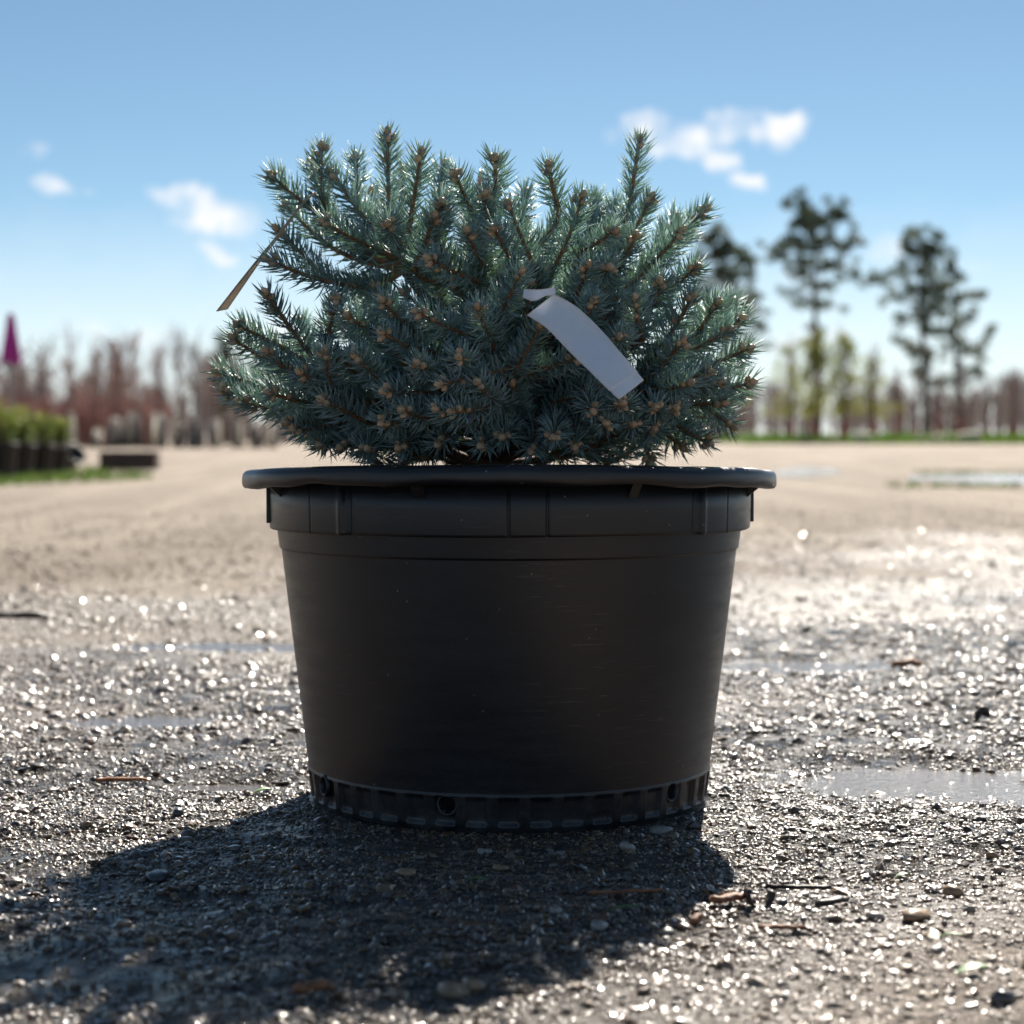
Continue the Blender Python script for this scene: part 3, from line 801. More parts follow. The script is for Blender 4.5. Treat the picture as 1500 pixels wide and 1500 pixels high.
for si, (base, tip, front, tint) in enumerate(shoots):
    j = joints[lab[si]]
    L = np.linalg.norm(tip - base)
    dirv = (tip - base) / L
    sag = np.array((0, 0, -.06 * L)) + rng.normal(0, .02 * L, 3)
    path = bez(base, (base + tip) / 2 + sag, tip, 9)
    old = bez(j, base - dirv * np.linalg.norm(base - j) * .35, base, 8)
    mb = MB()
    full = np.vstack([old[:-1], path]); rad_ = np.concatenate([np.linspace(.0042, .0029, len(old) - 1), np.linspace(.0028, .0019, len(path))])
    tube(mb, full, rad_, 6)
    sh = part('shoot', mb, M['twig'], spruce)
    nb = MB()
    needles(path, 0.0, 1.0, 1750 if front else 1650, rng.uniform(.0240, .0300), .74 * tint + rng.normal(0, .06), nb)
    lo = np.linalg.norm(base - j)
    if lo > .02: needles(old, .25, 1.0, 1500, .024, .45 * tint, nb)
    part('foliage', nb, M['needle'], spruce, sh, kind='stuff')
    # buds: one at the end, some round it, a few down the side
    _, u, v = frame(dirv)
    k = rng.integers(2, 4) if front else rng.integers(0, 2)
    spots = [(tip - dirv * .001, dirv, 1.0)]
    a0 = rng.uniform(0, 6.28)
    for q in range(k):
        a = a0 + 2 * math.pi * q / k + rng.uniform(-.3, .3); o = u * math.cos(a) + v * math.sin(a)
        spots.append((tip - dirv * rng.uniform(.002, .009) + o * .0035, dirv + o * rng.uniform(.7, 1.2), rng.uniform(.68, .95)))
    if rng.random() < .45 and L > .06:
        a = rng.uniform(0, 6.28); o = u * math.cos(a) + v * math.sin(a); f = rng.uniform(.55, .8)
        spots.append((base + (tip - base) * f + sag * 2 * f * (1 - f) + o * .003, dirv * .8 + o, rng.uniform(.6, .8)))
    for (p, d, s) in spots:
        d = np.asarray(d) / np.linalg.norm(d)
        if front and bud_count < 300:
            b = link('bud', BUDS[rng.integers(0, 6)], M['bud'], sh)
            b.location = Vector(p - root); b.rotation_mode = 'QUATERNION'
            b.rotation_quaternion = Vector(d).to_track_quat('Z', 'Y') @ Quaternion((0, 0, 1), rng.uniform(0, 6.28)); b.scale = (s,) * 3
            bud_count += 1
        else:
            me = BUDS[rng.integers(0, 6)]
            R = np.array(Vector(d).to_track_quat('Z', 'Y').to_matrix())
            vv = np.array([x.co[:] for x in me.vertices]) * s @ R.T + p
            extra.add(vv, [tuple(q.vertices) for q in me.polygons], .2)
part('buds', extra, M['bud'], spruce, kind='stuff')

# ------------------------------------------------------------------ tags
def ribbon(left, right, name, mat, root_, thick=.0005, parent=None):
    l = np.array(left); r = np.array(right); n = len(l)
    d = np.gradient((l + r) / 2, axis=0); nrm = unit(np.cross(d, r - l)) * thick
    cols = 5
    V = []
    for s in (1, -1):
        for i in range(n):
            for c in range(cols):
                t = c / (cols - 1); V.append(l[i] * (1 - t) + r[i] * t + nrm[i] * s)
    Fc = []; q = n * cols
    for i in range(n - 1):
        for c in range(cols - 1):
            a = i * cols + c
            Fc.append((a, a + 1, a + cols + 1, a + cols)); Fc.append((q + a, q + a + cols, q + a + cols + 1, q + a + 1))
    for i in range(n - 1):
        for c in (0, cols - 1):
            a = i * cols + c; Fc.append((a, a + cols, q + a + cols, q + a))
    for i in (0, n - 1):
        for c in range(cols - 1):
            a = i * cols + c; Fc.append((a, a + 1, q + a + 1, q + a))
    return part(name, MB().add(V, Fc), mat, root_, parent)
def smooth_path(pts, n):
    pts = np.array(pts, float); k = np.linspace(0, len(pts) - 1, n); i = np.clip(k.astype(int), 0, len(pts) - 2); f = (k - i)[:, None]
    g = lambda j: pts[np.clip(j, 0, len(pts) - 1)]
    p0, p1, p2, p3 = g(i - 1), g(i), g(i + 1), g(i + 2)
    return .5 * (2 * p1 + (p2 - p0) * f + (2 * p0 - 5 * p1 + 4 * p2 - p3) * f ** 2 + (3 * p1 - p0 - 3 * p2 + p3) * f ** 3)
yt = YC - .285
tg = thing('plant_tag', tuple(P(800, 440, yt)), 'blank white plastic strap tag looped round a front spruce branch', 'tag', 'tags tied to the spruce')
Lp = [(772, 462, .004), (800, 480, -.014), (832, 513, -.030), (868, 548, -.052), (893, 573, -.064)]
Rp = [(812, 431, .006), (845, 450, -.004), (880, 483, -.018), (912, 520, -.039), (934, 545, -.051)]
l = smooth_path([P(a, b, yt + c) for a, b, c in Lp], 24); r = smooth_path([P(a, b, yt + c) for a, b, c in Rp], 24)
ribbon(l, r, 'strap', M['white_tag'], tg)
ribbon(smooth_path([P(888, 566, yt - .0608), P(899, 578, yt - .0655), P(907, 585, yt - .0690)], 5), smooth_path([P(929.5, 541, yt - .0478), P(937, 550, yt - .0525), P(943, 557, yt - .0560)], 5), 'strap_end', M['white_tag'], tg)
ribbon(smooth_path([P(766, 436, yt + .004), P(780, 441, yt - .004), P(790, 438, yt - .006), P(800, 433, yt - .004), P(813, 433, yt + .004)], 16),
       smooth_path([P(768, 424, yt + .006), P(780, 424, yt - .001), P(790, 424.5, yt - .003), P(801, 423, yt - .001), P(813, 420.5, yt + .006)], 16), 'loop', M['white_tag'], tg)
# taupe tag hanging out on the left, seen nearly edge-on
y2 = YC - .10
tg2 = thing('plant_tag', tuple(P(452, 286, y2)), 'taupe plastic strap tag sticking out from the left side of the spruce', 'tag', 'tags tied to the spruce')
A_ = [(462, 281, 0), (445, 295, 0), (425, 320, 0), (400, 352, .0), (372, 386, .002), (345, 420, .006), (317, 456, .012)]
B_ = [(464, 282, .026), (446, 297, .026), (427, 322, .026), (403, 354, .027), (377, 389, .028), (353, 424, .03), (333, 453, .033)]
ribbon(smooth_path([P(a, b, y2 + c) for a, b, c in A_], 24), smooth_path([P(a, b, y2 + c) for a, b, c in B_], 24), 'strap', M['taupe_tag'], tg2)
y3 = YC + .20
tg3 = thing('plant_tag', tuple(P(702, 300, y3)), 'tan tag end showing behind the short top shoots of the spruce', 'tag', 'tags tied to the spruce')
ribbon(smooth_path([P(694, 305, y3), P(695, 285, y3 + .01), P(698, 266, y3 + .02), P(703, 247, y3 + .035)], 10),
       smooth_path([P(713, 306, y3 + .01), P(711, 285, y3 + .015), P(709, 266, y3 + .025), P(707, 249, y3 + .04)], 10), 'strap', M['tan_tag'], tg3)

# ------------------------------------------------------------------ loose bits on the ground
def lump(size, seed, sub=2, amp=.25, flat=1.0):
    import bmesh
    bm = bmesh.new(); bmesh.ops.create_icosphere(bm, subdivisions=sub, radius=1)
    r = np.random.default_rng(seed); k = r.normal(size=(5, 3)) * 1.6; p = r.uniform(0, 6, 5)
    V = np.array([v.co[:] for v in bm.verts]); q = 1 + amp * np.sin(V @ k.T + p).mean(1) * 1.6
    V = V * q[:, None] * np.array(size); Fc = [tuple(v.index for v in f.verts) for f in bm.faces]; bm.free()
    return V, Fc
def rotz(V, a):
    c, s = math.cos(a), math.sin(a); return V @ np.array([[c, s, 0], [-s, c, 0], [0, 0, 1]])
def ground_thing(name, px, py, V, Fc, mat, label, cat, group, lift=0., smooth=True):
    g = G(px, py); z = float(height(np.array([g[0]]), np.array([g[1]]))[0])
    V = np.asarray(V, float); V = V - np.array((0, 0, V[:, 2].min()))
    me = MB().add(V, Fc).mesh(name, smooth=smooth)
    o = link(name, me, mat, label=label, category=cat, group=group); o.location = (g[0], g[1], z + lift)
    return o
def sliver(L, W, H, seed, bend=.2):
    r = np.random.default_rng(seed); n = 9; V = []
    for i in range(n):
        t = i / (n - 1); wd = W * (.35 + .65 * math.sin(math.pi * min(max(t, .08), .92))) * r.uniform(.75, 1.15)
        c = np.array(((t - .5) * L, bend * L * (t - .5) ** 2 * 2, H * .4 * math.sin(t * 3) + H * r.uniform(0, .3)))
        for q in range(6):
            a = 2 * math.pi * q / 6; V.append(c + np.array((0, math.cos(a) * wd / 2, math.sin(a) * H / 2 * r.uniform(.7, 1.2))))
    Fc = [(i * 6 + k, i * 6 + (k + 1) % 6, (i + 1) * 6 + (k + 1) % 6, (i + 1) * 6 + k) for i in range(n - 1) for k in range(6)]
    Fc += [tuple(range(6))[::-1], tuple((n - 1) * 6 + k for k in range(6))]
    return np.array(V), Fc
def leaf_blade(L, W, seed):
    n = 8; V = []
    for i in range(n):
        t = i / (n - 1); wd = W * math.sin(math.pi * (.06 + .9 * t)) ** .8
        z = .18 * L * math.sin(t * 2.4)
        for s in (-1, -.1, .1, 1): V.append(((t - .5) * L, s * wd / 2, z + abs(s) * W * .18))
        for s in (-1, -.1, .1, 1): V.append(((t - .5) * L, s * wd / 2, z + abs(s) * W * .18 - .0006))
    Fc = []
    for i in range(n - 1):
        a = i * 8; b = a + 8
        for c in range(3): Fc += [(a + c, a + c + 1, b + c + 1, b + c), (a + 4 + c, b + 4 + c, b + 5 + c, a + 5 + c)]
        Fc += [(a, b, b + 4, a + 4), (a + 3, a + 7, b + 7, b + 3)]
    return np.array(V), Fc
GW = 'wood and bark bits on the gravel'
for (px, py, L, W, H, a, mt, nm, lb, ct) in [
    (1070, 1342, .034, .014, .007, .25, 'chip', 'wood_chip', 'orange wood chip at the right edge of the pot shadow', 'wood chip'),
    (1022, 1366, .026, .010, .007, 1.2, 'chip', 'wood_chip', 'small upright reddish chip just inside the lit gravel below the shadow edge', 'wood chip'),
    (1222, 1330, .036, .010, .006, .55, 'darkchip', 'bark_chip', 'dark split bark sliver on lit gravel right of the pot', 'bark'),
    (920, 1322, .070, .006, .004, .18, 'chip', 'twig', 'long thin brown twig lying in the pot shadow', 'twig'),
    (1170, 1305, .060, .005, .004, -.12, 'darkchip', 'twig', 'long black wet stick on lit gravel right of the shadow', 'twig'),
    (178, 1148, .060, .009, .005, .05, 'dryleaf', 'wood_strip', 'rust coloured bark strip on wet gravel left of the pot', 'bark'),
    (460, 1478, .030, .016, .008, .4, 'chip', 'wood_chip', 'blurred brown chip at the very bottom edge of the picture', 'wood chip'),
    (1330, 980, .055, .030, .014, .1, 'chip', 'wood_chip', 'small rusty chip among the bright sparkling gravel at right', 'wood chip'),
    (15, 910, .160, .030, .018, .05, 'darkchip', 'bark_chip', 'dark stick on the drying ground at the left edge', 'bark'),
    (1440, 1065, .022, .016, .016, .3, 'darkchip', 'bark_chip', 'black lump of bark near the right edge beyond the puddle', 'bark'),
    (1145, 1375, .040, .007, .004, -.1, 'chip', 'wood_strip', 'thin brown bark strip in front of the curled bark piece', 'bark')]:
    V, Fc = sliver(L, W, H, px, .2); ground_thing(nm, px, py, rotz(V, a), Fc, M[mt], lb, ct, GW, .001)
# curled bark
mb = MB(); Vb = []
for i in range(14):
    t = math.radians(150 + i * 17); 
    for s, rr in ((-1, .0125), (1, .0125), (1, .0105), (-1, .0105)):
        Vb.append((rr * math.cos(t), s * .007, .0125 + rr * math.sin(t)))
Fb = [(i * 4 + k, i * 4 + (k + 1) % 4, (i + 1) * 4 + (k + 1) % 4, (i + 1) * 4 + k) for i in range(13) for k in range(4)] + [(3, 2, 1, 0), (52, 53, 54, 55)]
ground_thing('bark_curl', 1112, 1342, rotz(np.array(Vb), .3), Fb, M['darkchip'], 'curled black bark piece beside the orange wood chip', 'bark', GW)
GL = 'leaves fallen on the gravel'
for (px, py, L, W, a, mt, lb) in [
    (698, 1302, .022, .0055, -.6, 'leaf', 'narrow green leaf lying in the pot shadow'),
    (915, 1350, .026, .004, .1, 'leaf', 'thin curled green leaf near the lower edge of the shadow'),
    (1322, 1288, .012, .009, .2, 'leaf', 'tiny round yellow green leaf on lit gravel at right'),
    (1425, 1448, .026, .013, .25, 'leaf', 'blurred green leaf in the bottom right corner'),
    (385, 1165, .020, .010, .4, 'leaf', 'yellow green sprig at the left foot of the pot'),
    (1392, 1388, .018, .004, -.4, 'leaf', 'thin green blade on lit gravel near the right edge')]:
    V, Fc = leaf_blade(L, W, px); ground_thing('fallen_leaf', px, py, rotz(V, a), Fc, M[mt], lb, 'leaf', GL, .001)
GS = 'larger pebbles lying on the gravel'
for (px, py, s, fl, mt, lb) in [
    (970, 1222, .0125, .45, 'palestone', 'large pale flat stone at the right foot of the pot'),
    (815, 1248, .0105, .35, 'palestone', 'long pale stone slab just in front of the pot'),
    (878, 1370, .0105, .6, 'palestone', 'rounded grey pebble deep in the shadow below the thin leaf'),
    (815, 1352, .0085, .8, 'palestone', 'angular pale pebble in the middle of the shadow'),
    (590, 1330, .0100, .7, 'darkstone', 'bluish black pebble in the shadow in front of the pot'),
    (597, 1290, .0105, .6, 'tanstone', 'knobbly tan stone in the shadow left of the narrow leaf'),
    (735, 1276, .0080, .8, 'tanstone', 'tan pebble in the shadow close to the narrow leaf'),
    (704, 1246, .0060, .8, 'palestone', 'small whitish pebble in front of the pot centre'),
    (716, 1247, .0070, .7, 'palestone', 'whitish pebble right beside the small one in front of the pot'),
    (228, 1290, .0120, .45, 'darkstone', 'broad dark stone half sunk in the wet mud at left'),
    (215, 1264, .0095, .9, 'darkstone', 'upright black stone on the upper border of the left shadow'),
    (262, 1202, .0080, .8, 'darkstone', 'dark round stone on the lit side of the left shadow border'),
    (1348, 1352, .0145, .5, 'tanstone', 'brown flat stone on lit gravel at right'),
    (1455, 1270, .0090, .8, 'tanstone', 'smooth tan pebble near the right edge'),
    (1395, 1312, .0110, .6, 'tanstone', 'tan stone on lit gravel below the smooth pebble'),
    (1280, 1352, .0115, .5, 'palestone', 'pinkish pale flat stone left of the brown flat stone'),
    (580, 1352, .0090, .4, 'tanstone', 'flat tan stone below the bluish black pebble'),
    (665, 1468, .0150, .5, 'tanstone', 'blurred orange stone at the lower border of the shadow'),
    (690, 1462, .0120, .6, 'tanstone', 'blurred tan stone right beside the orange one at the bottom'),
    (918, 1252, .0085, .8, 'palestone', 'pinkish round pebble in front of the pot foot at right'),
    (1470, 1480, .0110, .7, 'darkstone', 'blurred dark stone in the bottom right corner')]:
    s *= .8; V, Fc = lump((s * 1.15, s * .9, s * fl), px * 3 + py, 2, .55); ground_thing('pebble', px, py, rotz(V, px), Fc, M[mt], lb, 'pebble', GS, -.003)

# ------------------------------------------------------------------ background helpers
def leaf_cloud(mb, centers, radii, n_each, size, aspect=1.6, tint=None, flat=1.0):
    for c, r in zip(centers, radii):
        n = n_each
        d = rng.normal(size=(n, 3)); d /= np.linalg.norm(d, axis=1, keepdims=True)
        rr = rng.random(n) ** .45
        p = np.asarray(c) + d * rr[:, None] * np.asarray(r)
        u = unit(rng.normal(size=(n, 3))); v = unit(np.cross(u, rng.normal(size=(n, 3))))
        s = size * rng.uniform(.6, 1.4, n)[:, None]
        V = np.stack([p - u * s * aspect, p + v * s * .5, p + u * s * aspect, p - v * s * .5], 1).reshape(-1, 3)
        b0 = np.arange(n) * 4
        t = np.clip((rng.uniform(0, 1, n) if tint is None else tint + rng.normal(0, .2, n)), 0, 1)
        mb.v.append(V); mb.f.extend((np.stack([b0, b0 + 1, b0 + 2, b0 + 3], 1) + mb.n).tolist()); mb.n += 4 * n; mb.a.append(np.repeat(t, 4))
def twigs(mb, base, h, spread, n, r0, tint, up=.8, seglen=.5):
    """fine bare branching around an upright stem"""
    for _ in range(n):
        z = rng.uniform(.25, 1.0)
        st = base + np.array((0, 0, h * z * .85))
        a = rng.uniform(0, 6.283)
        d = np.array((math.cos(a), math.sin(a), 0)) * spread * rng.uniform(.3, 1.0) * (1.15 - .8 * z) + np.array((0, 0, up * spread * rng.uniform(.4, 1.3)))
        mid = st + d * .5 + np.array((0, 0, -.05 * spread)); en = st + d
        tube(mb, np.array([st, mid, en]), [r0 * 1.6, r0 * 1.2, r0 * .6], 3, np.clip(tint + rng.normal(0, .25), 0, 1), False)
        for q in range(4):
            f = rng.uniform(.3, .95); s2 = st + d * f; e2 = s2 + (unit(d) + rng.normal(0, .5, 3)) * seglen * rng.uniform(.3, .8)
            tube(mb, np.array([s2, e2]), [r0 * .6, r0 * .25], 3, np.clip(tint + rng.normal(0, .25), 0, 1), False)

# ------------------------------------------------------------------ pines on the right
def pine(px, py_base, py_top, Yd, lean, label, clumps):
    b = P(px, py_base, Yd); b[2] = 0.0; top = P(px + lean, py_top, Yd)
    t = thing('pine_tree', tuple(b), label, 'pine', 'pines behind the yard')
    h = top[2]
    mb = MB(); k = np.linspace(0, 1, 10)[:, None]
    tp = b * (1 - k) + (top - (0, 0, h * .04)) * k + np.stack([.12 * np.sin(k[:, 0] * 7), 0 * k[:, 0], 0 * k[:, 0]], 1)
    tube(mb, tp, np.linspace(.24, .05, 10), 8); part('trunk', mb, M['pinebark'], t)
    cr = MB()
    for (cx, cy, rx, ry, n) in clumps:
        c = P(cx, cy, Yd); s = Yd / F
        c[1] += rng.uniform(-1.2, 1.2)
        # limb from trunk
        zt = max(c[2] - abs(c[0] - (b[0] + (top[0] - b[0]) * c[2] / h)) * .35, h * .2)
        f = zt / h; st = b * (1 - f) + top * f; st[2] = zt
        lm = MB(); tube(lm, bez(st, (st + c) / 2 + (0, 0, -.15), c, 5), [.075, .06, .05, .04, .025], 5)
        part('limb', lm, M['pinebark'], t)
        m = max(7, int(rx * ry / 22))
        for q in range(m):
            o = rng.normal(0, .55, 3) * np.array((rx * s, min(rx * s, 1.1), ry * s * 1.15))
            leaf_cloud(cr, [c + o], [(.34, .34, .24)], int(n * .62), .080, 2.2, rng.uniform(.15, .9))
    part('crown', cr, M['pine'], t)
pine(1197, 648, 288, 116, -2, 'tallest pine with an open tufted crown behind the yellow green saplings',
     [(1183, 300, 22, 16, 70), (1205, 322, 30, 18, 70), (1172, 326, 22, 14, 60), (1222, 312, 16, 14, 60), (1160, 358, 32, 13, 60), (1205, 352, 30, 16, 70), (1240, 354, 26, 13, 60),
      (1190, 385, 30, 13, 60), (1150, 372, 20, 10, 50), (1225, 388, 24, 10, 50), (1170, 402, 26, 9, 45), (1212, 415, 28, 9, 45), (1250, 400, 16, 8, 40), (1180, 440, 22, 7, 35), (1212, 446, 26, 9, 40), (1160, 424, 18, 7, 30), (1200, 478, 24, 6, 25), (1180, 500, 22, 6, 22)])
pine(1354, 646, 334, 116, -4, 'dense pine at right with a dark trunk above the red trunk guards',
     [(1352, 342, 16, 12, 60), (1335, 362, 24, 14, 60), (1365, 368, 24, 14, 65), (1325, 388, 20, 10, 45), (1352, 396, 30, 12, 55), (1378, 358, 10, 12, 45), (1300, 402, 26, 8, 35), (1280, 412, 18, 8, 40),
      (1345, 425, 34, 11, 55), (1375, 420, 22, 11, 55), (1310, 436, 26, 9, 40), (1360, 452, 34, 12, 60), (1330, 470, 26, 9, 45), (1365, 482, 28, 11, 55), (1340, 505, 22, 9, 45), (1368, 520, 26, 10, 50), (1350, 545, 24, 8, 40), (1320, 500, 14, 7, 30), (1372, 560, 22, 8, 40)])
pine(1404, 646, 372, 121, -6, 'slimmer pine with outstretched boughs at the far right',
     [(1396, 382, 10, 10, 45), (1400, 408, 22, 11, 50), (1425, 432, 22, 8, 40), (1440, 430, 10, 6, 35), (1392, 440, 24, 10, 45), (1405, 468, 30, 10, 50), (1435, 510, 26, 9, 45), (1456, 490, 11, 9, 45), (1400, 500, 26, 10, 45), (1412, 532, 26, 10, 45), (1430, 548, 18, 10, 50), (1396, 560, 20, 9, 40)])
pine(1062, 648, 326, 112, -6, 'pine half hidden behind the right side of the spruce',
     [(1050, 338, 18, 14, 60), (1062, 360, 32, 18, 60), (1038, 372, 26, 18, 60), (1085, 384, 22, 14, 50), (1060, 400, 36, 18, 60), (1095, 426, 18, 14, 50), (1100, 452, 20, 10, 40), (1070, 440, 32, 16, 50), (1040, 430, 26, 16, 50), (1060, 470, 34, 12, 40), (1105, 476, 20, 7, 25), (1080, 500, 36, 9, 30), (1120, 505, 20, 6, 20)])

# ------------------------------------------------------------------ saplings on the right
def sapling(px, Yd, py_top, leafy, label, wrap_h=1.0, dens=1.0):
    b = P(px, 640, Yd); b[2] = 0.0; h = P(px, py_top, Yd)[2]
    t = thing('young_tree', tuple(b), label, 'young tree', 'nursery saplings along the far grass')
    mb = MB(); tube(mb, [b, b + (.03, 0, h * .4), b + (-.02, 0, h * .96)], [.07, .05, .015], 6); part('trunk', mb, M['trunk'], t)
    mb = MB(); tube(mb, [b + (0, 0, .02), b + (.005, 0, wrap_h * .5), b + (.01, 0, wrap_h)], [.13, .125, .11], 8); part('trunk_guard', mb, M['wrap'], t)
    mb = MB(); twigs(mb, b, h, h * .22, int(46 * dens), .014, .2, 1.2, h * .08); part('branches', mb, M['baretwig'], t, kind='stuff')
    if leafy:
        cr = MB(); m = int(85 * leafy)
        for q in range(m):
            z = rng.uniform(.28, .98); wd = h * .19 * (1.05 - z * .75)
            leaf_cloud(cr, [b + np.array((rng.normal(0, wd), rng.normal(0, wd), h * z))], [(.22, .22, .3)], 26, .055, 1.5)
        part('crown', cr, M['fresh'], t)
sapling(1160, 95, 500, .55, 'thin yellow green sapling left of the tallest pine')
sapling(1194, 92, 488, 1.6, 'fullest yellow green sapling in front of the tallest pine', .9)
sapling(1237, 92, 492, 1.1, 'yellow green sapling just right of the tallest pine')
sapling(1279, 93, 515, .45, 'sparse sapling with a red guard between the two big pines')
for px, top, lb in ((1312, 540, 'bare sapling with pink tie left of the dense pine'), (1342, 548, 'bare sapling with red guard close to the dense pine trunk'), (1374, 552, 'bare sapling with red guard right of the dense pine trunk'),
                    (1407, 546, 'bare red stemmed sapling under the slimmer pine'), (1447, 556, 'bare sapling second from the right edge'), (1484, 550, 'bare sapling at the right edge of the picture')):
    sapling(px, 95 + rng.uniform(-3, 3), top, 0, lb, rng.uniform(.9, 1.8), 1.1)

# pale boulders along the far road edge
for px, py, s, lb in ((1205, 650, .30, 'pale boulder left of the saplings on the road edge'), (1266, 648, .52, 'broad pale boulder below the sparse sapling'), (1318, 650, .26, 'small pale boulder left of the dense pine'),
                      (1350, 650, .34, 'pale boulder at the foot of the dense pine'), (1372, 650, .40, 'pale boulder just right of the dense pine trunk'), (1420, 647, .62, 'largest boulder under the slimmer pine')):
    V, Fc = lump((s * 1.2, s * .9, s * .62), px, 2, .3); b = P(px, 650, 88.0)
    o = link('boulder', MB().add(V, Fc).mesh('boulder'), M['rock'], label=lb, category='boulder', group='boulders along the road edge'); o.location = (b[0], b[1], s * .35)

# ------------------------------------------------------------------ grass
def grass(name, pts, hgt, wid, label, tint):
    n = len(pts); a = rng.uniform(0, 6.283, n); h = hgt * rng.uniform(.3, 1.2, n); w_ = wid * rng.uniform(.6, 1.3, n)
    u = np.stack([np.cos(a), np.sin(a), 0 * a], 1); ln = np.stack([rng.normal(0, .35, n), rng.normal(0, .35, n), np.ones(n)], 1) * h[:, None]
    V = np.stack([pts - u * w_[:, None], pts + u * w_[:, None], pts + ln * .6 + u * w_[:, None] * .6, pts + ln], 1).reshape(-1, 3)
    b0 = np.arange(n) * 4
    mb = MB(); mb.addn(V, np.stack([b0, b0 + 1, b0 + 2, b0 + 3], 1), np.repeat(np.clip(tint + rng.normal(0, .3, n), 0, 1), 4))
    link(name, mb.mesh(name), M['grass'], kind='stuff', label=label, category='grass')
n = 16000
pts = np.stack([rng.uniform(6, 40, n), 86 + 26 * rng.random(n) ** 1.3, np.zeros(n)], 1)
pts = pts[vnoise(pts[:, 0] * .35, pts[:, 1] * .12, 31) > -.25]
grass('grass_verge', pts, .5, .04, 'green grass verge below the pines', .75)
n = 8000
q = np.stack([rng.uniform(-8.5, -3.0, n), rng.uniform(15.6, 24, n), np.zeros(n)], 1)
k = (q[:, 0] < -3.35 - .0 * q[:, 1] - .22 * np.abs(q[:, 1] - 19.5)) & (vnoise(q[:, 0] * 1.3, q[:, 1] * .8, 33) > -.5)
grass('grass_patch', q[k], .085, .012, 'patchy grass under the potted green shrubs at left', .45)
n = 1500
u = rng.random(n); q = np.stack([3.0 + 4.2 * u, 17.0 + rng.normal(0, .25, n) + np.where(rng.random(n) < .5, 4.6, -.6), np.full(n, .0)], 1)
q = q[vnoise(q[:, 0] * 2.2, q[:, 1] * 1.1, 35) > -.05]
grass('puddle_grass', q, .05, .012, 'tufts of grass edging the far puddle at right', .35)

# ------------------------------------------------------------------ left: potted green shrubs, timber, banner
for i, (px, Yd, s, lb) in enumerate([(2, 18.6, 1.05, 'green shrub in a black pot cut off by the left edge'), (30, 19.3, 1.0, 'round green potted shrub second from the left edge'),
                         (60, 20.0, .95, 'green potted shrub third from the left edge'), (84, 21.0, .86, 'last green potted shrub at the right end of the row'), (-32, 18.0, 1.05, 'green potted shrub beyond the left edge of the picture')]):
    if i == 4: continue
    b = P(px, 700, Yd); b[2] = .03
    t = thing('potted_shrub', tuple(b), lb, 'potted shrub', 'potted shrubs at the left')
    hp = .30 * s; mb = MB(); K = 20
    prof_ = [(.115, 0), (.14, hp * .85), (.152, hp * .86), (.152, hp), (.138, hp), (.13, hp * .8)]
    Vp = [b + np.array((r_ * s * math.cos(a), r_ * s * math.sin(a), z)) for r_, z in prof_ for a in np.linspace(0, 2 * math.pi, K, endpoint=False)]
    Fp = [(q * K + k, q * K + (k + 1) % K, (q + 1) * K + (k + 1) % K, (q + 1) * K + k) for q in range(5) for k in range(K)] + [tuple(5 * K + k for k in range(K))]
    part('pot', mb.add(Vp, Fp), M['farpot'], t)
    mb = MB()
    for q in range(6):
        a = rng.uniform(0, 6.28); tube(mb, [b + (0, 0, hp * .8), b + (.05 * math.cos(a), .05 * math.sin(a), hp * 1.2), b + (.13 * math.cos(a), .13 * math.sin(a), hp + .30 * s)], [.01, .008, .004], 5)
    part('stem', mb, M['trunk'], t)
    cr = MB(); c0 = b + np.array((0, 0, hp + .17 * s))
    for q in range(46):
        d = rng.normal(size=3); d /= np.linalg.norm(d); c = c0 + d * np.array((.16, .16, .17)) * s * rng.uniform(.4, 1.0)
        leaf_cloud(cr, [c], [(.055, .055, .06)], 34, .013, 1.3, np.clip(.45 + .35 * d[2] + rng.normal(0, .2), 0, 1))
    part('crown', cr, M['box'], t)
b = P(190, 690, 23.4)
tb = thing('timber_beam', (b[0], b[1], 0.0), 'short dark timber beam lying on the gravel left of the pot', 'beam')
mb = MB(); L_, W_, H_ = .62, .28, .205; V = []
prof_ = [(-W_ / 2, .0), (W_ / 2, .0), (W_ / 2, H_ - .02), (W_ / 2 - .02, H_), (-W_ / 2 + .02, H_), (-W_ / 2, H_ - .02)]
for x in np.linspace(-L_ / 2, L_ / 2, 5):
    for (y_, z_) in prof_: V.append((b[0] + x, b[1] + y_ + x * .10, .02 + z_ + rng.uniform(-.003, .003)))
part('beam', mb.add(V, [(i * 6 + k, i * 6 + (k + 1) % 6, (i + 1) * 6 + (k + 1) % 6, (i + 1) * 6 + k) for i in range(4) for k in range(6)] + [tuple(range(6))[::-1], tuple(24 + k for k in range(6))]), M['beam'], tb, smooth=False)
# tipped empty pot between shrubs and beam
b = P(101, 687, 21.5); tpot = thing('empty_pot', (b[0], b[1], .03), 'tipped black pot between the potted shrubs and the timber beam', 'plant pot')
K = 20; ax = np.array((.5, -.4, .45)); ax /= np.linalg.norm(ax); _, u, v = frame(ax)
prof_ = [(.09, -.13), (.115, .10), (.125, .10), (.125, .13), (.112, .13), (.085, -.11)]
Vp = [np.array((b[0], b[1], .15)) + ax * z + (u * math.cos(a) + v * math.sin(a)) * r_ for r_, z in prof_ for a in np.linspace(0, 2 * math.pi, K, endpoint=False)]
part('wall', MB().add(Vp, [(q * K + k, q * K + (k + 1) % K, (q + 1) * K + (k + 1) % K, (q + 1) * K + k) for q in range(5) for k in range(K)] + [tuple(range(K))[::-1], tuple(5 * K + k for k in range(K))]), M['farpot'], tpot)
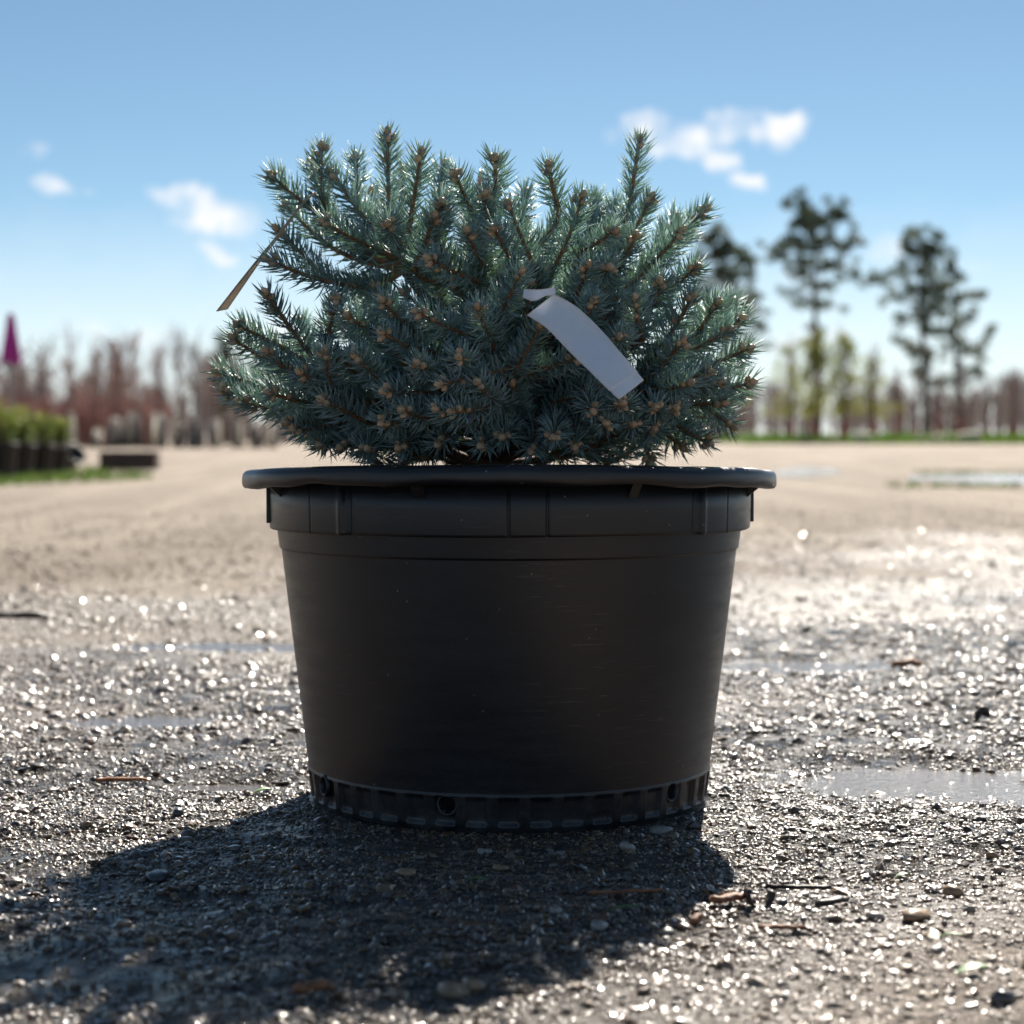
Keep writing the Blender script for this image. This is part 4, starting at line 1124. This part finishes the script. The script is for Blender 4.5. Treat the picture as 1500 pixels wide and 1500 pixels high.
# furled magenta banner
b = P(17, 640, 40.0); b[2] = 0
fl = thing('furled_banner', tuple(b), 'magenta cloth banner furled on a grey pole behind the shrubs', 'banner')
s = 40.0 / F; zt = P(17, 460, 40.)[2]; zb = P(17, 531, 40.)[2]
mb = MB(); tube(mb, [b, b + (0, 0, zt * .5), b + (0, 0, zt + .03)], [.028, .026, .02], 8); part('pole', mb, M['metal'], fl)
mb = MB(); V = []; K = 22; R_ = 12
for i in range(R_):
    f = i / (R_ - 1); r0 = s * (4.5 + 8.5 * f ** .8)
    for k in range(K):
        a = 2 * math.pi * k / K; rr = r0 * (1 + .22 * math.sin(5 * a + 2.5 * f) * (.3 + f)); V.append((b[0] + rr * math.cos(a), b[1] + rr * math.sin(a), zt + (zb - zt) * f + (.05 * math.sin(3 * a) if i == R_ - 1 else 0)))
part('cloth', mb.add(V, [(i * K + k, i * K + (k + 1) % K, (i + 1) * K + (k + 1) % K, (i + 1) * K + k) for i in range(R_ - 1) for k in range(K)] + [tuple(range(K))]), M['pink'], fl)

# row of bagged bare trees
ordn = ['first', 'second', 'third', 'fourth', 'fifth', 'sixth', 'seventh', 'eighth', 'ninth', 'tenth', 'eleventh']
for i, (px, wd, hg, top) in enumerate([(104, 15, 46, 500), (143, 17, 26, 520), (170, 22, 40, 508), (196, 24, 46, 500), (233, 25, 46, 516), (262, 18, 40, 492), (286, 22, 40, 505), (315, 19, 38, 530), (349, 16, 36, 520), (376, 18, 36, 530), (400, 16, 34, 525)]):
    Yd = 66 + rng.uniform(-2, 2); s = Yd / F; b = P(px, 650, Yd); b[2] = 0
    t = thing('bagged_tree', tuple(b), 'bare young tree in a white bag, %s from the left in the far row' % ordn[i], 'bagged tree', 'bare trees in white bags')
    K = 14; V = []; hh = hg * s; rw = wd * s / 2
    pr = [(1.0, 0), (1.08, .25), (1.0, .6), (.9, .88), (.6, 1.0), (.25, 1.02)]
    for r_, z in pr:
        for k in range(K):
            a = 2 * math.pi * k / K; V.append(b + np.array((rw * r_ * math.cos(a), rw * r_ * math.sin(a), hh * z)) * (1 + .06 * math.sin(3 * a + i)) * np.array((1, 1, 1)) - b * .06 * math.sin(3 * a + i))
    part('bag', MB().add(V, [(q * K + k, q * K + (k + 1) % K, (q + 1) * K + (k + 1) % K, (q + 1) * K + k) for q in range(5) for k in range(K)] + [tuple(5 * K + k for k in range(K))]), M['bag'], t)
    h = P(px, top, Yd)[2]; mb = MB(); tube(mb, [b + (0, 0, hh * .8), b + (.03, 0, h * .6), b + (-.02, 0, h)], [.04, .028, .01], 6); part('trunk', mb, M['trunk'], t)
    mb = MB(); twigs(mb, b + np.array((0, 0, h * .18)), h * .85, .8, 46, .011, (.8 if i < 5 else .3), 1.0, .35); part('branches', mb, M['baretwig'], t, kind='stuff')
# small dark evergreen behind the left side of the spruce
b = P(330, 650, 84.); b[2] = 0; h = P(330, 494, 84.)[2]
t = thing('evergreen_tree', tuple(b), 'dark narrow evergreen behind the left edge of the spruce', 'evergreen')
mb = MB(); tube(mb, [b, b + (0, 0, h * .9)], [.08, .02], 6); part('trunk', mb, M['pinebark'], t)
cr = MB()
for q in range(60):
    z = rng.uniform(.2, 1.0); leaf_cloud(cr, [b + np.array((rng.normal(0, .22), rng.normal(0, .22), h * z))], [(.25, .25, .3)], 40, .05, 1.7, .3)
part('crown', cr, M['pine'], t)

# far bare woodland that reads as one mass
mb = MB()
def wood(n, x0, x1, y0, y1, hfun, tint):
    for _ in range(n):
        Yd = rng.uniform(y0, y1); px = rng.uniform(x0, x1); b = P(px, 640, Yd); b[2] = 0
        h = hfun(px) * Yd / F * rng.uniform(.65, 1.1)
        tube(mb, [b, b + (rng.normal(0, .1), 0, h * .5), b + (rng.normal(0, .2), 0, h)], [.10, .075, .03], 4, np.clip(tint + rng.normal(0, .2), 0, 1), False)
        for q in range(26):
            z = rng.uniform(.12, .9) ; st = b + np.array((0, 0, h * z)); a = rng.uniform(0, 6.28); l_ = h * rng.uniform(.12, .34)
            en = st + np.array((math.cos(a) * l_ * .7, math.sin(a) * l_ * .7, l_ * rng.uniform(.3, 1.0)))
            tube(mb, [st, en], [.05, .018], 3, np.clip(tint + rng.normal(0, .25), 0, 1), False)
            s2 = st + (en - st) * .5; e2 = s2 + rng.normal(0, .35, 3) * l_ + (0, 0, l_ * .4)
            tube(mb, [s2, e2], [.035, .014], 3, np.clip(tint + rng.normal(0, .25), 0, 1), False)
wood(430, -700, 760, 78, 150, lambda x: 100 + 32 * math.sin(x * .045) + 18 * math.sin(x * .11 + 1) - 18 * (x > 330), .45)
wood(400, 740, 2050, 125, 230, lambda x: 72 + 8 * math.sin(x * .03) + 14 * (x > 1420), .4)
link('bare_woods', mb.mesh('bare_woods'), M['woods'], kind='stuff', label='hazy brown bare woodland along the horizon', category='woodland')
# reddish osier thicket at left
mb = MB()
for _ in range(520):
    Yd = rng.uniform(71, 80); px = rng.uniform(-200, 240); b = P(px, 640, Yd); b[2] = 0
    h = (54 + 26 * rng.random()) * Yd / F
    for q in range(4):
        e = b + np.array((rng.normal(0, .35), rng.normal(0, .35), h * rng.uniform(.7, 1.15))); tube(mb, [b, (b + e) / 2 + rng.normal(0, .05, 3), e], [.028, .024, .012], 3, np.clip(.75 + rng.normal(0, .25), 0, 1), False)
link('red_stem_thicket', mb.mesh('red_stem_thicket'), M['baretwig'], kind='stuff', label='reddish bare shrub thicket beyond the white bags at left', category='thicket')
